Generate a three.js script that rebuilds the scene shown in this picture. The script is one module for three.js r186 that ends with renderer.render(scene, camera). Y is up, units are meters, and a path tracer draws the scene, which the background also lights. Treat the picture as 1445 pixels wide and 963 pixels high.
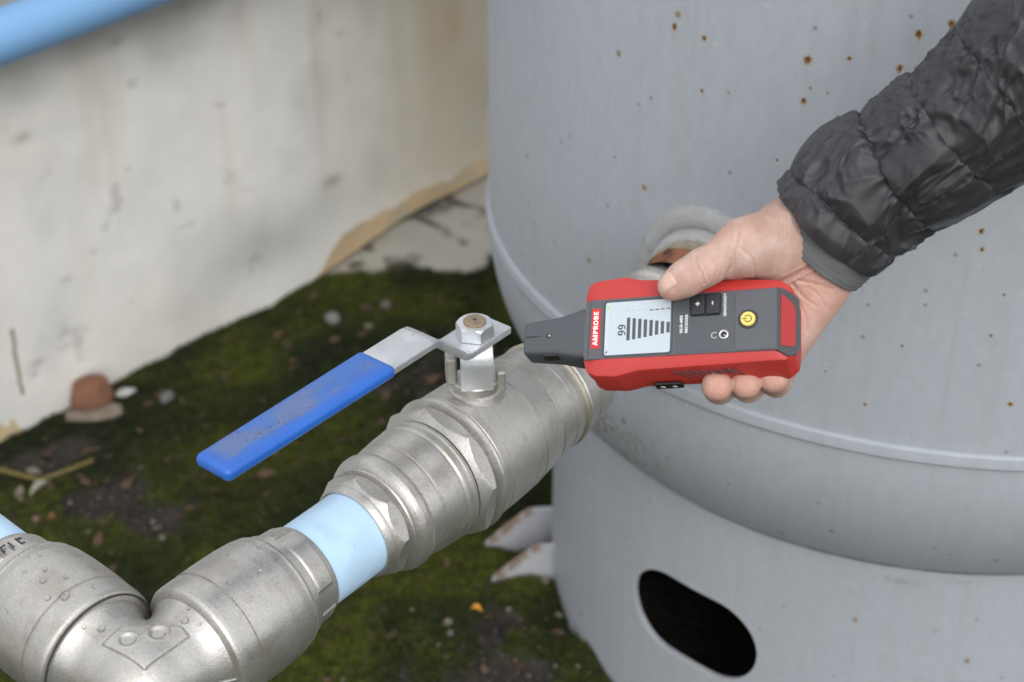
import * as THREE from 'three';
import { mergeGeometries, mergeVertices, toCreasedNormals } from 'three/addons/utils/BufferGeometryUtils.js';
import { RoundedBoxGeometry } from 'three/addons/geometries/RoundedBoxGeometry.js';
import { Brush, Evaluator, SUBTRACTION } from 'three-bvh-csg';

// ---------------------------------------------------------------- camera
const V = (x, y, z) => new THREE.Vector3(x, y, z);
const scene = new THREE.Scene();
const FPX = 2340, PW = 1445, PH = 963;                       // focal length and frame of the photograph, in its pixels
const camera = new THREE.PerspectiveCamera(2 * Math.atan(PH / 2 / FPX) * 180 / Math.PI, PW / PH, 0.05, 400);
camera.position.set(0, 1.4, 0);
camera.rotation.order = 'YXZ';
camera.rotation.set(-0.5709, 0, -0.0037);
camera.updateMatrixWorld(true);
camera.focus = 1.16;
camera.userData.fStop = 6.3;
const CX = V(), CY = V(), CZ = V();
camera.matrixWorld.extractBasis(CX, CY, CZ);
const ray = (px, py) => V().addScaledVector(CX, (px - PW / 2) / FPX).addScaledVector(CY, -(py - PH / 2) / FPX).sub(CZ);
const at = (px, py, depth) => ray(px, py).multiplyScalar(depth).add(camera.position);   // a point seen at a pixel, at a depth
const groundAt = (px, py, h = 0) => { const r = ray(px, py); return r.multiplyScalar((h - camera.position.y) / r.y).add(camera.position); };

// ---------------------------------------------------------------- sky: even overcast, a little brighter towards the sun
const sunDir = V(0.2, 0.6, 0.77).normalize();
{
  const w = 256, h = 128, d = new Float32Array(w * h * 4);
  for (let j = 0; j < h; j++) for (let i = 0; i < w; i++) {
    const el = ((j + 0.5) / h - 0.5) * Math.PI, az = ((i + 0.5) / w - 0.5) * 2 * Math.PI;
    const dir = V(Math.cos(el) * Math.cos(az), Math.sin(el), Math.cos(el) * Math.sin(az));
    const up = Math.max(0, dir.y), g = Math.pow(Math.max(0, dir.dot(sunDir)), 2);
    const cloud = 1 + 0.06 * Math.sin(az * 3 + el * 5) + 0.05 * Math.sin(az * 7 - el * 9);
    let L = (0.75 + 0.1 * up + 0.8 * g) * cloud;
    if (dir.y < 0) L = 0.3;
    const k = (j * w + i) * 4;
    d[k] = L * 0.985; d[k + 1] = L * 1.0; d[k + 2] = L * 1.04; d[k + 3] = 1;
  }
  const t = new THREE.DataTexture(d, w, h, THREE.RGBAFormat, THREE.FloatType);
  t.mapping = THREE.EquirectangularReflectionMapping; t.magFilter = t.minFilter = THREE.LinearFilter; t.needsUpdate = true;
  scene.background = t; scene.environment = t;
}
const sun = new THREE.DirectionalLight(0xfff6ea, 0.85);
sun.position.copy(sunDir).multiplyScalar(8);
sun.castShadow = true; sun.shadow.radius = 45; sun.shadow.mapSize.set(2048, 2048);
Object.assign(sun.shadow.camera, { left: -3, right: 3, top: 3, bottom: -3, near: 0.5, far: 20 });
scene.add(sun);
const renderer = new THREE.WebGLRenderer({ antialias: true });
renderer.toneMapping = THREE.LinearToneMapping;
renderer.toneMappingExposure = 1.2;
renderer.shadowMap.enabled = true;

// ---------------------------------------------------------------- noise and textures
let seed = 12345;
const rnd = () => { seed = (seed * 1664525 + 1013904223) >>> 0; return seed / 4294967296; };
const rr = (a, b) => a + (b - a) * rnd();
const hash = (x, y, z) => { let h = (Math.imul(x, 374761393) + Math.imul(y, 668265263) + Math.imul(z, 2147483647 ^ 1274126177)) | 0; h = Math.imul(h ^ (h >>> 13), 1274126177); h ^= h >>> 16; return (h >>> 0) / 4294967296; };
const fade = t => t * t * (3 - 2 * t), mix = (a, b, t) => a + (b - a) * t;
const clamp = (x, a = 0, b = 1) => Math.min(b, Math.max(a, x)), sstep = (a, b, x) => fade(clamp((x - a) / (b - a)));
function noise(x, y, z = 0, per = 0) {
  const xi = Math.floor(x), yi = Math.floor(y), zi = Math.floor(z), u = fade(x - xi), v = fade(y - yi), w = fade(z - zi);
  const m = per ? q => ((q % per) + per) % per : q => q;
  const x0 = m(xi), x1 = m(xi + 1), y0 = m(yi), y1 = m(yi + 1);
  const a = mix(mix(hash(x0, y0, zi), hash(x1, y0, zi), u), mix(hash(x0, y1, zi), hash(x1, y1, zi), u), v);
  if (w === 0) return a;
  return mix(a, mix(mix(hash(x0, y0, zi + 1), hash(x1, y0, zi + 1), u), mix(hash(x0, y1, zi + 1), hash(x1, y1, zi + 1), u), v), w);
}
function fbm(x, y, z = 0, o = 4, per = 0) { let s = 0, a = 0.5, n = 0; for (let i = 0; i < o; i++) { s += a * noise(x, y, z + i * 17, per); n += a; a *= 0.5; x *= 2; y *= 2; z *= 2; per *= 2; } return s / n; }
function makeTex(w, h, fn, srgb, wrap = THREE.RepeatWrapping) {
  const d = new Uint8Array(w * h * 4);
  for (let j = 0; j < h; j++) for (let i = 0; i < w; i++) {
    const c = fn((i + 0.5) / w, (j + 0.5) / h), k = (j * w + i) * 4;
    d[k] = clamp(c[0]) * 255; d[k + 1] = clamp(c[1]) * 255; d[k + 2] = clamp(c[2]) * 255; d[k + 3] = 255;
  }
  const t = new THREE.DataTexture(d, w, h);
  t.magFilter = THREE.LinearFilter; t.minFilter = THREE.LinearMipmapLinearFilter; t.generateMipmaps = true;
  t.wrapS = t.wrapT = wrap; if (srgb) t.colorSpace = THREE.SRGBColorSpace; t.needsUpdate = true;
  return t;
}
const lerp3 = (a, b, t) => [mix(a[0], b[0], t), mix(a[1], b[1], t), mix(a[2], b[2], t)];
const sc3 = (a, k) => [a[0] * k, a[1] * k, a[2] * k];
const M = (o) => new THREE.MeshStandardMaterial(o);
const lin = (r, g, b) => new THREE.Color().setRGB(r, g, b);

// cast nickel-plated metal: mottled tone, fine grain, tarnish
const castTex = makeTex(768, 768, (u, v) => {
  const n = fbm(u * 6, v * 6, 3, 5, 6), f = noise(u * 190, v * 190, 5, 190), st = sstep(0.56, 0.75, fbm(u * 9, v * 9, 40, 4, 9));
  let c = lerp3([0.735, 0.724, 0.703], [0.775, 0.767, 0.75], n);
  c = lerp3(c, [0.63, 0.605, 0.555], st * 0.35);
  const dot = noise(u * 70, v * 70, 91, 70);
  if (dot > 0.95) c = lerp3(c, [0.55, 0.52, 0.47], 0.4);
  return sc3(c, 0.94 + 0.1 * f);
}, true);
const castBump = makeTex(768, 768, (u, v) => { const h = 0.45 * noise(u * 130, v * 130, 5, 130) + 0.35 * noise(u * 250, v * 250, 8, 250) + 0.2 * fbm(u * 20, v * 20, 9, 3, 20); return [h, h, h]; });
const castRough = makeTex(512, 512, (u, v) => { const h = 0.62 + 0.38 * fbm(u * 8, v * 8, 60, 4, 8); return [h, h, h]; });
const castMetal = M({ color: 0xffffff, map: castTex, roughness: 0.52, roughnessMap: castRough, metalness: 0.82, bumpMap: castBump, bumpScale: 0.00013 });
const castBright = M({ color: lin(0.78, 0.76, 0.7), roughness: 0.32, metalness: 0.9, bumpMap: castBump, bumpScale: 0.00015 });
const brassy = M({ color: lin(0.66, 0.60, 0.47), roughness: 0.34, metalness: 0.85, bumpMap: castBump, bumpScale: 0.0003 });
const zincTex = makeTex(512, 512, (u, v) => {
  const n = fbm(u * 10, v * 10, 2, 5, 10), sp = noise(u * 120, v * 120, 7, 120);
  let c = lerp3([0.78, 0.8, 0.815], [0.9, 0.91, 0.92], n);
  c = lerp3(c, [0.5, 0.52, 0.56], sstep(0.6, 0.8, fbm(u * 6, v * 6, 33, 3, 6)) * sstep(0.4, 0.9, sp) * 0.55);
  return c;
}, true);
const zinc = M({ map: zincTex, roughness: 0.42, metalness: 0.75, bumpMap: castBump, bumpScale: 0.00012 });

// pale blue plastic pipe with fine grey scuffs
const pipeTex = makeTex(1024, 512, (u, v) => {
  let c = lerp3([0.70, 0.83, 0.94], [0.74, 0.86, 0.955], fbm(u * 6, v * 6, 4, 4, 6));
  const s = sstep(0.55, 0.8, fbm(u * 10, v * 10, 70, 4, 10)), sp = noise(u * 260, v * 260, 6, 260);
  c = lerp3(c, [0.62, 0.70, 0.76], s * 0.25); if (sp > 0.84) c = lerp3(c, [0.50, 0.56, 0.61], s * 0.4 * sstep(0.5, 0.75, fbm(u * 3, v * 3, 22, 3, 3)));
  return c;
}, true);
const pipeBlue = M({ map: pipeTex, roughness: 0.42, metalness: 0 });
const wallPipeBlue = M({ color: 0x83b3e2, roughness: 0.5 });

// ---------------------------------------------------------------- scene helpers
const taken = {};
function nameOf(n) { const k = taken[n] = (taken[n] ?? -1) + 1; return k ? `${n}_${String(k).padStart(3, '0')}` : n; }
function mesh(name, geo, mat, parent) { const m = new THREE.Mesh(geo, mat); m.name = parent ? name : nameOf(name); m.castShadow = m.receiveShadow = true; (parent ?? scene).add(m); return m; }
function thing(name, label, category, group) { const g = new THREE.Group(); g.name = nameOf(name); tag(g, label, category, group); scene.add(g); return g; }
function tag(o, label, category, group, kind) { if (label) o.userData.label = label; if (category) o.userData.category = category; if (group) o.userData.group = group; if (kind) o.userData.kind = kind; return o; }
const creased = (g, deg = 32) => toCreasedNormals(g.scale(1000, 1000, 1000), deg * Math.PI / 180).scale(0.001, 0.001, 0.001);   // scaled up, as it welds points closer than a hundredth
function flat(geos) { return mergeGeometries(geos.map(g => { const q = g.index ? g.toNonIndexed() : g; for (const k of Object.keys(q.attributes)) if (!['position', 'normal', 'uv'].includes(k)) q.deleteAttribute(k); return q; })); }
function gridGeo(nu, nv, fn, uvf) {                                  // a sheet of nu x nv cells; fn(i/nu, j/nv) -> [x,y,z]
  const p = [], t = [], ix = [];
  for (let j = 0; j <= nv; j++) for (let i = 0; i <= nu; i++) { p.push(...fn(i / nu, j / nv)); t.push(...(uvf ? uvf(i / nu, j / nv) : [i / nu, j / nv])); }
  for (let j = 0; j < nv; j++) for (let i = 0; i < nu; i++) { const a = j * (nu + 1) + i, b = a + 1, c = a + nu + 1, d = c + 1; ix.push(a, b, d, a, d, c); }
  const g = new THREE.BufferGeometry(); g.setAttribute('position', new THREE.Float32BufferAttribute(p, 3)); g.setAttribute('uv', new THREE.Float32BufferAttribute(t, 2)); g.setIndex(ix); g.computeVertexNormals(); return g;
}
// surface of revolution round local y with a radius that may also depend on the angle
function turned(profile, { n = 128, step = 0.002, shape, uvScale = 0.15, crease = 28, wob = 0 } = {}) {
  const ts = [];
  for (let i = 0; i < profile.length - 1; i++) {
    const [t0, r0] = profile[i], [t1, r1] = profile[i + 1], k = Math.max(1, Math.ceil(Math.abs(t1 - t0) / step));
    for (let j = 0; j < k; j++) ts.push([mix(t0, t1, j / k), mix(r0, r1, j / k)]);
  }
  ts.push(profile[profile.length - 1]);
  const R = Math.max(...profile.map(q => q[1])), k = Math.max(1, Math.round(2 * Math.PI * R / uvScale));
  const g = gridGeo(n, ts.length - 1, (a, b) => {
    const [t, r0] = ts[Math.round(b * (ts.length - 1))], th = a * 2 * Math.PI;
    let r = shape ? shape(t, th, r0) : r0;
    if (wob) r += wob * (noise(Math.cos(th) * 9 + 30, Math.sin(th) * 9 + 30, t * 90) - 0.5);
    return [r * Math.cos(th), t, r * Math.sin(th)];
  }, (a, b) => [a * k, ts[Math.round(b * (ts.length - 1))][0] / uvScale]);
  // gridGeo winds (u, v): flip so that faces look outwards
  const ix = g.index.array; for (let i = 0; i < ix.length; i += 3) { const q = ix[i + 1]; ix[i + 1] = ix[i + 2]; ix[i + 2] = q; }
  g.computeVertexNormals();
  return creased(g, crease);
}
// polygonal section with chamfered corners: facets whose edges scallop like a turned hexagon nut
const facets = (t0, t1, sides, apothem, rEnd, slope = 1.6, phase = 0) => (t, th, r) => {
  if (t < t0 || t > t1) return r;
  const w = 2 * Math.PI / sides, q = ((th + phase) % w + w) % w - w / 2;
  return Math.min(apothem / Math.cos(q), rEnd + slope * Math.min(t - t0, t1 - t));
};
const rounded = (w, h, d, r = 0.002, s = 3) => new RoundedBoxGeometry(w, h, d, s, Math.min(r, w / 2.01, h / 2.01, d / 2.01));
function polyShape(pts, r = 0) {
  const s = new THREE.Shape(), n = pts.length;
  for (let i = 0; i < n; i++) {
    const a = new THREE.Vector2(...pts[(i + n - 1) % n]), b = new THREE.Vector2(...pts[i]), c = new THREE.Vector2(...pts[(i + 1) % n]);
    const k1 = Math.min(r, a.distanceTo(b) * 0.45), k2 = Math.min(r, c.distanceTo(b) * 0.45);
    const p = b.clone().add(a.sub(b).setLength(k1 || 1e-6)), q = b.clone().add(c.sub(b).setLength(k2 || 1e-6));
    if (i) s.lineTo(p.x, p.y); else s.moveTo(p.x, p.y);
    s.quadraticCurveTo(b.x, b.y, q.x, q.y);
  }
  s.closePath(); return s;
}
const slab = (pts, depth, r, bevel = 0.0006, seg = 2) => creased(new THREE.ExtrudeGeometry(polyShape(pts, r), { depth: depth - 2 * bevel, bevelEnabled: bevel > 0, bevelThickness: bevel, bevelSize: bevel, bevelOffset: -bevel, bevelSegments: seg, curveSegments: 8 }).translate(0, 0, bevel), 30);
// naive surface nets: a closed surface out of a distance field
function surfaceNet(sdf, lo, hi, cell) {
  const nx = Math.ceil((hi.x - lo.x) / cell) + 1, ny = Math.ceil((hi.y - lo.y) / cell) + 1, nz = Math.ceil((hi.z - lo.z) / cell) + 1;
  const f = new Float32Array(nx * ny * nz), id = (i, j, k) => (k * ny + j) * nx + i;
  for (let k = 0; k < nz; k++) for (let j = 0; j < ny; j++) for (let i = 0; i < nx; i++) f[id(i, j, k)] = sdf(lo.x + i * cell, lo.y + j * cell, lo.z + k * cell);
  const vid = new Int32Array(nx * ny * nz).fill(-1), pos = [], ix = [];
  const E = [[0, 1], [2, 3], [4, 5], [6, 7], [0, 2], [1, 3], [4, 6], [5, 7], [0, 4], [1, 5], [2, 6], [3, 7]];
  for (let k = 0; k < nz - 1; k++) for (let j = 0; j < ny - 1; j++) for (let i = 0; i < nx - 1; i++) {
    const c = []; let neg = 0;
    for (let q = 0; q < 8; q++) { const x = f[id(i + (q & 1), j + (q >> 1 & 1), k + (q >> 2))]; c.push(x); if (x < 0) neg++; }
    if (!neg || neg === 8) continue;
    let n = 0, X = 0, Y = 0, Z = 0;
    for (const [a, b] of E) if ((c[a] < 0) !== (c[b] < 0)) { const t = c[a] / (c[a] - c[b]); X += mix(a & 1, b & 1, t); Y += mix(a >> 1 & 1, b >> 1 & 1, t); Z += mix(a >> 2, b >> 2, t); n++; }
    vid[id(i, j, k)] = pos.length / 3;
    pos.push(lo.x + (i + X / n) * cell, lo.y + (j + Y / n) * cell, lo.z + (k + Z / n) * cell);
  }
  const quad = (a, b, c, d, flip) => { if (a < 0 || b < 0 || c < 0 || d < 0) return; if (flip) ix.push(a, c, b, a, d, c); else ix.push(a, b, c, a, c, d); };
  for (let k = 1; k < nz - 1; k++) for (let j = 1; j < ny - 1; j++) for (let i = 1; i < nx - 1; i++) {
    const a = f[id(i, j, k)] < 0;
    if (a !== f[id(i + 1, j, k)] < 0) quad(vid[id(i, j - 1, k - 1)], vid[id(i, j, k - 1)], vid[id(i, j, k)], vid[id(i, j - 1, k)], !a);
    if (a !== f[id(i, j + 1, k)] < 0) quad(vid[id(i - 1, j, k - 1)], vid[id(i - 1, j, k)], vid[id(i, j, k)], vid[id(i, j, k - 1)], !a);
    if (a !== f[id(i, j, k + 1)] < 0) quad(vid[id(i - 1, j - 1, k)], vid[id(i, j - 1, k)], vid[id(i, j, k)], vid[id(i - 1, j, k)], !a);
  }
  const g = new THREE.BufferGeometry(); g.setAttribute('position', new THREE.Float32BufferAttribute(pos, 3)); g.setIndex(ix);
  const e = cell * 0.6, nn = new Float32Array(pos.length);
  for (let i = 0; i < pos.length; i += 3) {
    const [x, y, z] = [pos[i], pos[i + 1], pos[i + 2]];
    const v = V(sdf(x + e, y, z) - sdf(x - e, y, z), sdf(x, y + e, z) - sdf(x, y - e, z), sdf(x, y, z + e) - sdf(x, y, z - e)).normalize();
    nn[i] = v.x; nn[i + 1] = v.y; nn[i + 2] = v.z;
  }
  g.setAttribute('normal', new THREE.BufferAttribute(nn, 3));
  return g;
}
const smin = (a, b, k) => { const h = Math.max(k - Math.abs(a - b), 0) / k; return Math.min(a, b) - h * h * k * 0.25; };
function cone(a, b, ra, rb) {                                        // distance to a tapered capsule
  const bx = b.x - a.x, by = b.y - a.y, bz = b.z - a.z, l2 = bx * bx + by * by + bz * bz;
  return (x, y, z) => { const px = x - a.x, py = y - a.y, pz = z - a.z, t = clamp((px * bx + py * by + pz * bz) / l2); const dx = px - bx * t, dy = py - by * t, dz = pz - bz * t; return Math.sqrt(dx * dx + dy * dy + dz * dz) - mix(ra, rb, t); };
}

// ---------------------------------------------------------------- ground
const TANK = V(0.4754, 0, -1.6518);
const WALL0 = V(-0.73059, 0, -1.91094), WD = V(0.67569, 0, -0.73719), WN = V(0.73719, 0, 0.67569);   // foot line of the wall and its normal
const wallP = (s, y, off = 0) => WALL0.clone().addScaledVector(WD, s).addScaledVector(WN, off).setY(y);
const blob = (px, py, r) => { const p = groundAt(px, py); return [p.x, p.z, r]; };
const soilSpots = [blob(520, 915, 0.075), blob(700, 885, 0.06), blob(720, 950, 0.09), blob(600, 960, 0.05), blob(745, 790, 0.05), blob(190, 700, 0.045), blob(240, 735, 0.04), blob(120, 715, 0.035), blob(60, 640, 0.05), blob(660, 420, 0.1), blob(300, 720, 0.04)];
const mossSpots = [blob(745, 850, 0.032), blob(738, 920, 0.035), blob(832, 935, 0.035), blob(480, 935, 0.05), blob(560, 815, 0.07), blob(640, 815, 0.04), blob(620, 930, 0.045), blob(440, 640, 0.1), blob(300, 560, 0.08), blob(610, 430, 0.1), blob(655, 775, 0.04)];
function mossiness(x, z) {
  let m = fbm(x * 5 + 3, z * 5 + 9, 1, 4) * 1.5 - 0.22 + (fbm(x * 22, z * 22, 5, 3) - 0.5) * 0.7;
  if (Math.hypot(x - TANK.x, z - TANK.z) < 0.42) return 0;
  for (const [a, b, r] of soilSpots) m -= (0.3 + 0.6 * fbm(x * 40, z * 40, 31, 2)) * Math.exp(-((x - a) ** 2 + (z - b) ** 2) / (r * r));
  for (const [a, b, r] of mossSpots) m += 0.8 * Math.exp(-((x - a) ** 2 + (z - b) ** 2) / (r * r));
  return clamp(m * 1.6);
}
function groundH(x, z) {
  const m = mossiness(x, z);
  let h = 0.016 * m * (0.4 + fbm(x * 18, z * 18, 8, 3)) + 0.007 * (fbm(x * 7, z * 7, 3, 3) - 0.5) + 0.004 * noise(x * 90, z * 90, 4);
  for (const [a, b, r] of mossSpots.slice(0, 3)) h += 0.014 * Math.exp(-((x - a) ** 2 + (z - b) ** 2) / (r * r * 0.8));
  return h - 0.008;
}
{
  const axis = (a, b, st) => { const q = []; for (let x = a; x <= b + 1e-6; x += st) q.push(x); let d = st, lo = a, hi = b; while (hi - lo < 160) { d *= 1.45; lo -= d; hi += d; q.unshift(lo); q.push(hi); } return q; };
  const xs = axis(-1.0, 0.42, 0.005), zs = axis(-2.62, -1.05, 0.005), p = [], c = [], uv = [], ix = [];
  for (const z of zs) for (const x of xs) {
    const near = Math.abs(x) < 3 && Math.abs(z) < 5;
    p.push(x, near ? groundH(x, z) : -0.004, z); uv.push(x / 0.3, z / 0.3);
    const m = near ? mossiness(x, z) : 0.4, n = fbm(x * 30, z * 30, 2, 3), n2 = fbm(x * 9, z * 9, 12, 3);
    const soil = lerp3([0.016, 0.014, 0.012], [0.06, 0.05, 0.04], n), moss = lerp3([0.014, 0.022, 0.005], [0.045, 0.06, 0.007], n2 * 0.7 + n * 0.3);
    c.push(...lerp3(soil, moss, sstep(0.2, 0.6, m)));
  }
  const nx = xs.length;
  for (let j = 0; j < zs.length - 1; j++) for (let i = 0; i < nx - 1; i++) { const a = j * nx + i; ix.push(a, a + nx, a + 1, a + 1, a + nx, a + nx + 1); }
  const g = new THREE.BufferGeometry();
  g.setAttribute('position', new THREE.Float32BufferAttribute(p, 3)); g.setAttribute('uv', new THREE.Float32BufferAttribute(uv, 2)); g.setAttribute('color', new THREE.Float32BufferAttribute(c, 3)); g.setIndex(ix); g.computeVertexNormals();
  const tex = makeTex(512, 512, (u, v) => { const h = 0.55 + 0.6 * (fbm(u * 40, v * 40, 3, 3, 40) - 0.3); return [h, h, h]; });
  tag(mesh('ground', g, M({ vertexColors: true, map: tex, roughness: 0.95, bumpMap: tex, bumpScale: 0.004 })), null, null, null, 'structure');
}
const inTank = (x, z, r = 0.43) => Math.hypot(x - TANK.x, z - TANK.z) < r;
const behindWall = (x, z, m = 0) => (x - WALL0.x) * WN.x + (z - WALL0.z) * WN.z < m;
{ // moss: clusters of tiny upright shoots over the mossy ground
  const tri = [];
  for (let i = 0; i < 9; i++) { const a = i * 2.4, t = 0.35 + (i % 3) * 0.33, r = 0.0016 + 0.0007 * (i % 2), b = 0.0005, h = 0.0058; const ca = Math.cos(a), sa = Math.sin(a); tri.push(ca * r - sa * b, 0, sa * r + ca * b, ca * r + sa * b, 0, sa * r - ca * b, ca * (r + h * t * 0.7), h * (1 - 0.25 * t), sa * (r + h * t * 0.7)); }
  const g = new THREE.BufferGeometry(); g.setAttribute('position', new THREE.Float32BufferAttribute(tri, 3)); g.computeVertexNormals();
  const N = 85000, im = new THREE.InstancedMesh(g, M({ color: 0xffffff, roughness: 0.8 }), N), o = new THREE.Object3D(), col = new THREE.Color();
  let k = 0;
  for (let tries = 0; k < N && tries < N * 6; tries++) {
    const x = rr(-0.95, 0.3), z = rr(-2.6, -1.15);
    if (inTank(x, z, 0.428) || behindWall(x, z, 0.004)) continue;
    const m = mossiness(x, z); if (rnd() > sstep(0.2, 0.75, m)) continue;
    o.position.set(x, groundH(x, z) - 0.001, z); o.rotation.set(rr(-0.4, 0.4), rr(0, 6.28), rr(-0.4, 0.4)); const s = rr(0.7, 1.7); o.scale.set(s, s * rr(0.7, 1.3), s); o.updateMatrix(); im.setMatrixAt(k, o.matrix);
    const n = fbm(x * 8, z * 8, 21, 3), q = rr(0.45, 1.5); const c = lerp3([0.018, 0.028, 0.006], [0.09, 0.105, 0.008], clamp(Math.pow(sstep(0.3, 0.78, n), 1.3) + 0.45 * mossSpots.reduce((s, [a, b, r]) => s + Math.exp(-((x - a) ** 2 + (z - b) ** 2) / (r * r)), 0))); im.setColorAt(k, col.setRGB(c[0] * q, c[1] * q, c[2] * q)); k++;
  }
  im.count = k; im.name = 'moss'; im.castShadow = im.receiveShadow = true; tag(im, 'dark green moss covering the ground between wall and tank', 'moss', null, 'stuff'); scene.add(im);
}
const lump = (r, sx, sy, sz, sd, det = 2, amp = 0.35) => { const g = mergeVertices(new THREE.IcosahedronGeometry(r, det).deleteAttribute('normal').deleteAttribute('uv')); const p = g.attributes.position; for (let i = 0; i < p.count; i++) { const v = V().fromBufferAttribute(p, i), k = 1 + amp * (fbm(v.x / r * 1.4 + sd, v.y / r * 1.4, v.z / r * 1.4 + sd * 3, 3) - 0.5) * 2; p.setXYZ(i, v.x * k * sx, v.y * k * sy, v.z * k * sz); } g.computeVertexNormals(); return g; };
{ // crumbs of soil, grit and torn leaves
  const o = new THREE.Object3D(), col = new THREE.Color();
  const scatter = (name, label, cat, g, N, mat, fn) => {
    const im = new THREE.InstancedMesh(g, mat, N); let k = 0;
    while (k < N) { const x = rr(-0.95, 0.3), z = rr(-2.55, -1.15); if (inTank(x, z, 0.43) || behindWall(x, z, 0.006)) continue; const m = mossiness(x, z); if (rnd() < m * 0.8) continue; o.position.set(x, groundH(x, z) + 0.001, z); fn(o, col); o.updateMatrix(); im.setMatrixAt(k, o.matrix); im.setColorAt(k, col); k++; }
    im.name = name; im.castShadow = im.receiveShadow = true; tag(im, label, cat, null, 'stuff'); scene.add(im);
  };
  scatter('grit', 'loose dark soil crumbs and grit lying among the moss', 'grit', lump(0.0022, 1, 0.7, 1, 3, 1), 9000, M({ roughness: 0.95 }), (o, c) => { o.rotation.set(rr(0, 6), rr(0, 6), 0); o.scale.setScalar(rr(0.4, 1.3)); const q = rnd(); if (q < 0.008) { c.setRGB(0.2, 0.19, 0.165); o.scale.setScalar(rr(0.6, 1.6)); } else if (q < 0.12) c.setRGB(0.12, 0.07, 0.045); else { const w = rr(0.02, 0.075); c.setRGB(w, w * 0.9, w * 0.8); } });
  const lf = new THREE.BufferGeometry(); lf.setAttribute('position', new THREE.Float32BufferAttribute([-0.012, 0.002, 0, -0.003, 0, 0.006, 0.004, 0.003, 0.005, 0.013, 0.001, -0.001, 0.003, 0.001, -0.006, -0.004, 0.003, -0.005], 3)); lf.setIndex([0, 1, 5, 1, 2, 4, 1, 4, 5, 2, 3, 4]); lf.computeVertexNormals();
  scatter('leaf_litter', 'torn brown dead leaves scattered over the ground', 'leaf litter', lf, 420, M({ roughness: 0.9, side: THREE.DoubleSide }), (o, c) => { o.rotation.set(rr(-0.5, 0.5), rr(0, 6), rr(-0.5, 0.5)); o.position.y += 0.003; o.scale.setScalar(rr(0.3, 1.2)); const q = rr(0.6, 1.5); c.setRGB(0.085 * q, 0.05 * q, 0.03 * q); if (rnd() < 0.1) c.setRGB(0.2, 0.17, 0.14); });
}
{ // single things lying on the ground
  const put = (m, px, py, y = 0, turn = 0) => { const p = groundAt(px, py); m.position.set(p.x, groundH(p.x, p.z) + y, p.z); m.rotation.y = turn; return m; };
  const grain = makeTex(256, 256, (u, v) => { const h = 0.6 + 0.4 * fbm(u * 12, v * 12, 3, 4, 12); return [h, h, h]; });
  const uvd = g => { const p = g.attributes.position, t = []; for (let i = 0; i < p.count; i++) t.push(p.getX(i) * 12 + p.getY(i) * 7, p.getZ(i) * 12 + p.getY(i) * 9); g.setAttribute('uv', new THREE.Float32BufferAttribute(t, 2)); return g; };
  const brickG = lump(0.033, 1, 0.92, 1, 7, 3, 0.3); { const p = brickG.attributes.position; for (let i = 0; i < p.count; i++) { const y0 = p.getY(i), y = y0 > 0.014 ? 0.014 + (y0 - 0.014) * 0.35 : Math.max(y0, -0.022), k = 1.0 - 0.24 * (y / 0.03), x = p.getX(i); p.setXYZ(i, (Math.abs(x) > 0.024 ? Math.sign(x) * (0.024 + (Math.abs(x) - 0.024) * 0.5) : x) * k * 1.02, y * 0.95 + 0.004 * x / 0.03, p.getZ(i) * 0.8 * k); } brickG.computeVertexNormals(); }
  tag(put(mesh('brick_piece', uvd(brickG), M({ color: lin(0.27, 0.125, 0.075), map: grain, roughness: 0.95, bumpMap: grain, bumpScale: 0.003 })), 131, 578, 0.026, 0.4), 'rounded reddish brown brick lump lying at the foot of the white wall', 'brick');
  tag(put(mesh('stone_slab', uvd(lump(0.042, 0.95, 0.2, 0.5, 17, 3, 0.55)), M({ color: lin(0.27, 0.22, 0.17), map: grain, roughness: 0.95 })), 133, 591, 0.006, 0.3), 'flat pale stone just in front of the brick lump by the wall', 'stone');
  tag(put(mesh('paper_scrap', uvd(lump(0.014, 1.1, 0.35, 0.6, 5, 2, 0.3)), M({ color: lin(0.62, 0.62, 0.6), map: grain, roughness: 0.8 })), 178, 565, 0.008, 0.5), 'small bright white scrap lying right of the brick lump', 'scrap');
  const tw = [[-30, 672, 0.02], [20, 681, 0.016], [58, 687, 0.012], [95, 676, 0.014], [132, 660, 0.012]].map(([x, y, h]) => groundAt(x, y).setY(h));
  tag(mesh('twig', new THREE.TubeGeometry(new THREE.CatmullRomCurve3(tw, false, 'catmullrom', 0.2), 40, 0.0033, 8), M({ color: lin(0.15, 0.12, 0.035), roughness: 0.8 })), 'thin bent yellow green twig lying on moss at the left edge', 'twig');
  const leafG = (l, w, curl, bend) => gridGeo(12, 6, (u, v) => { const ww = Math.sin(Math.PI * Math.min(1, u * 1.02)) * w, s = (v - 0.5) * 2; return [(u - 0.5) * l, curl * s * s * ww + bend * Math.sin(u * 3.1), s * ww]; });
  tag(put(mesh('fallen_leaf', leafG(0.017, 0.0045, 0.8, 0.004), M({ color: lin(0.62, 0.3, 0.03), roughness: 0.6, side: THREE.DoubleSide })), 672, 868, 0.006, -0.3), 'small bright orange yellow leaf lying on bare soil below the valve', 'leaf', 'small fallen leaves');
  tag(put(mesh('fallen_leaf', leafG(0.038, 0.006, 1.1, 0.005), M({ color: lin(0.32, 0.31, 0.25), roughness: 0.7, side: THREE.DoubleSide })), 60, 706, 0.008, 0.9), 'pale grey curled leaf lying on the moss below the twig', 'leaf', 'small fallen leaves');
  const pebble = (px, py, r, col, label) => tag(put(mesh('pebble', lump(r, 1.1, 0.7, 0.9, px, 2, 0.25), M({ color: lin(...col), roughness: 0.9 })), px, py, r * 0.35, px), label, 'pebble', 'pebbles on the mossy ground');
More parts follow.
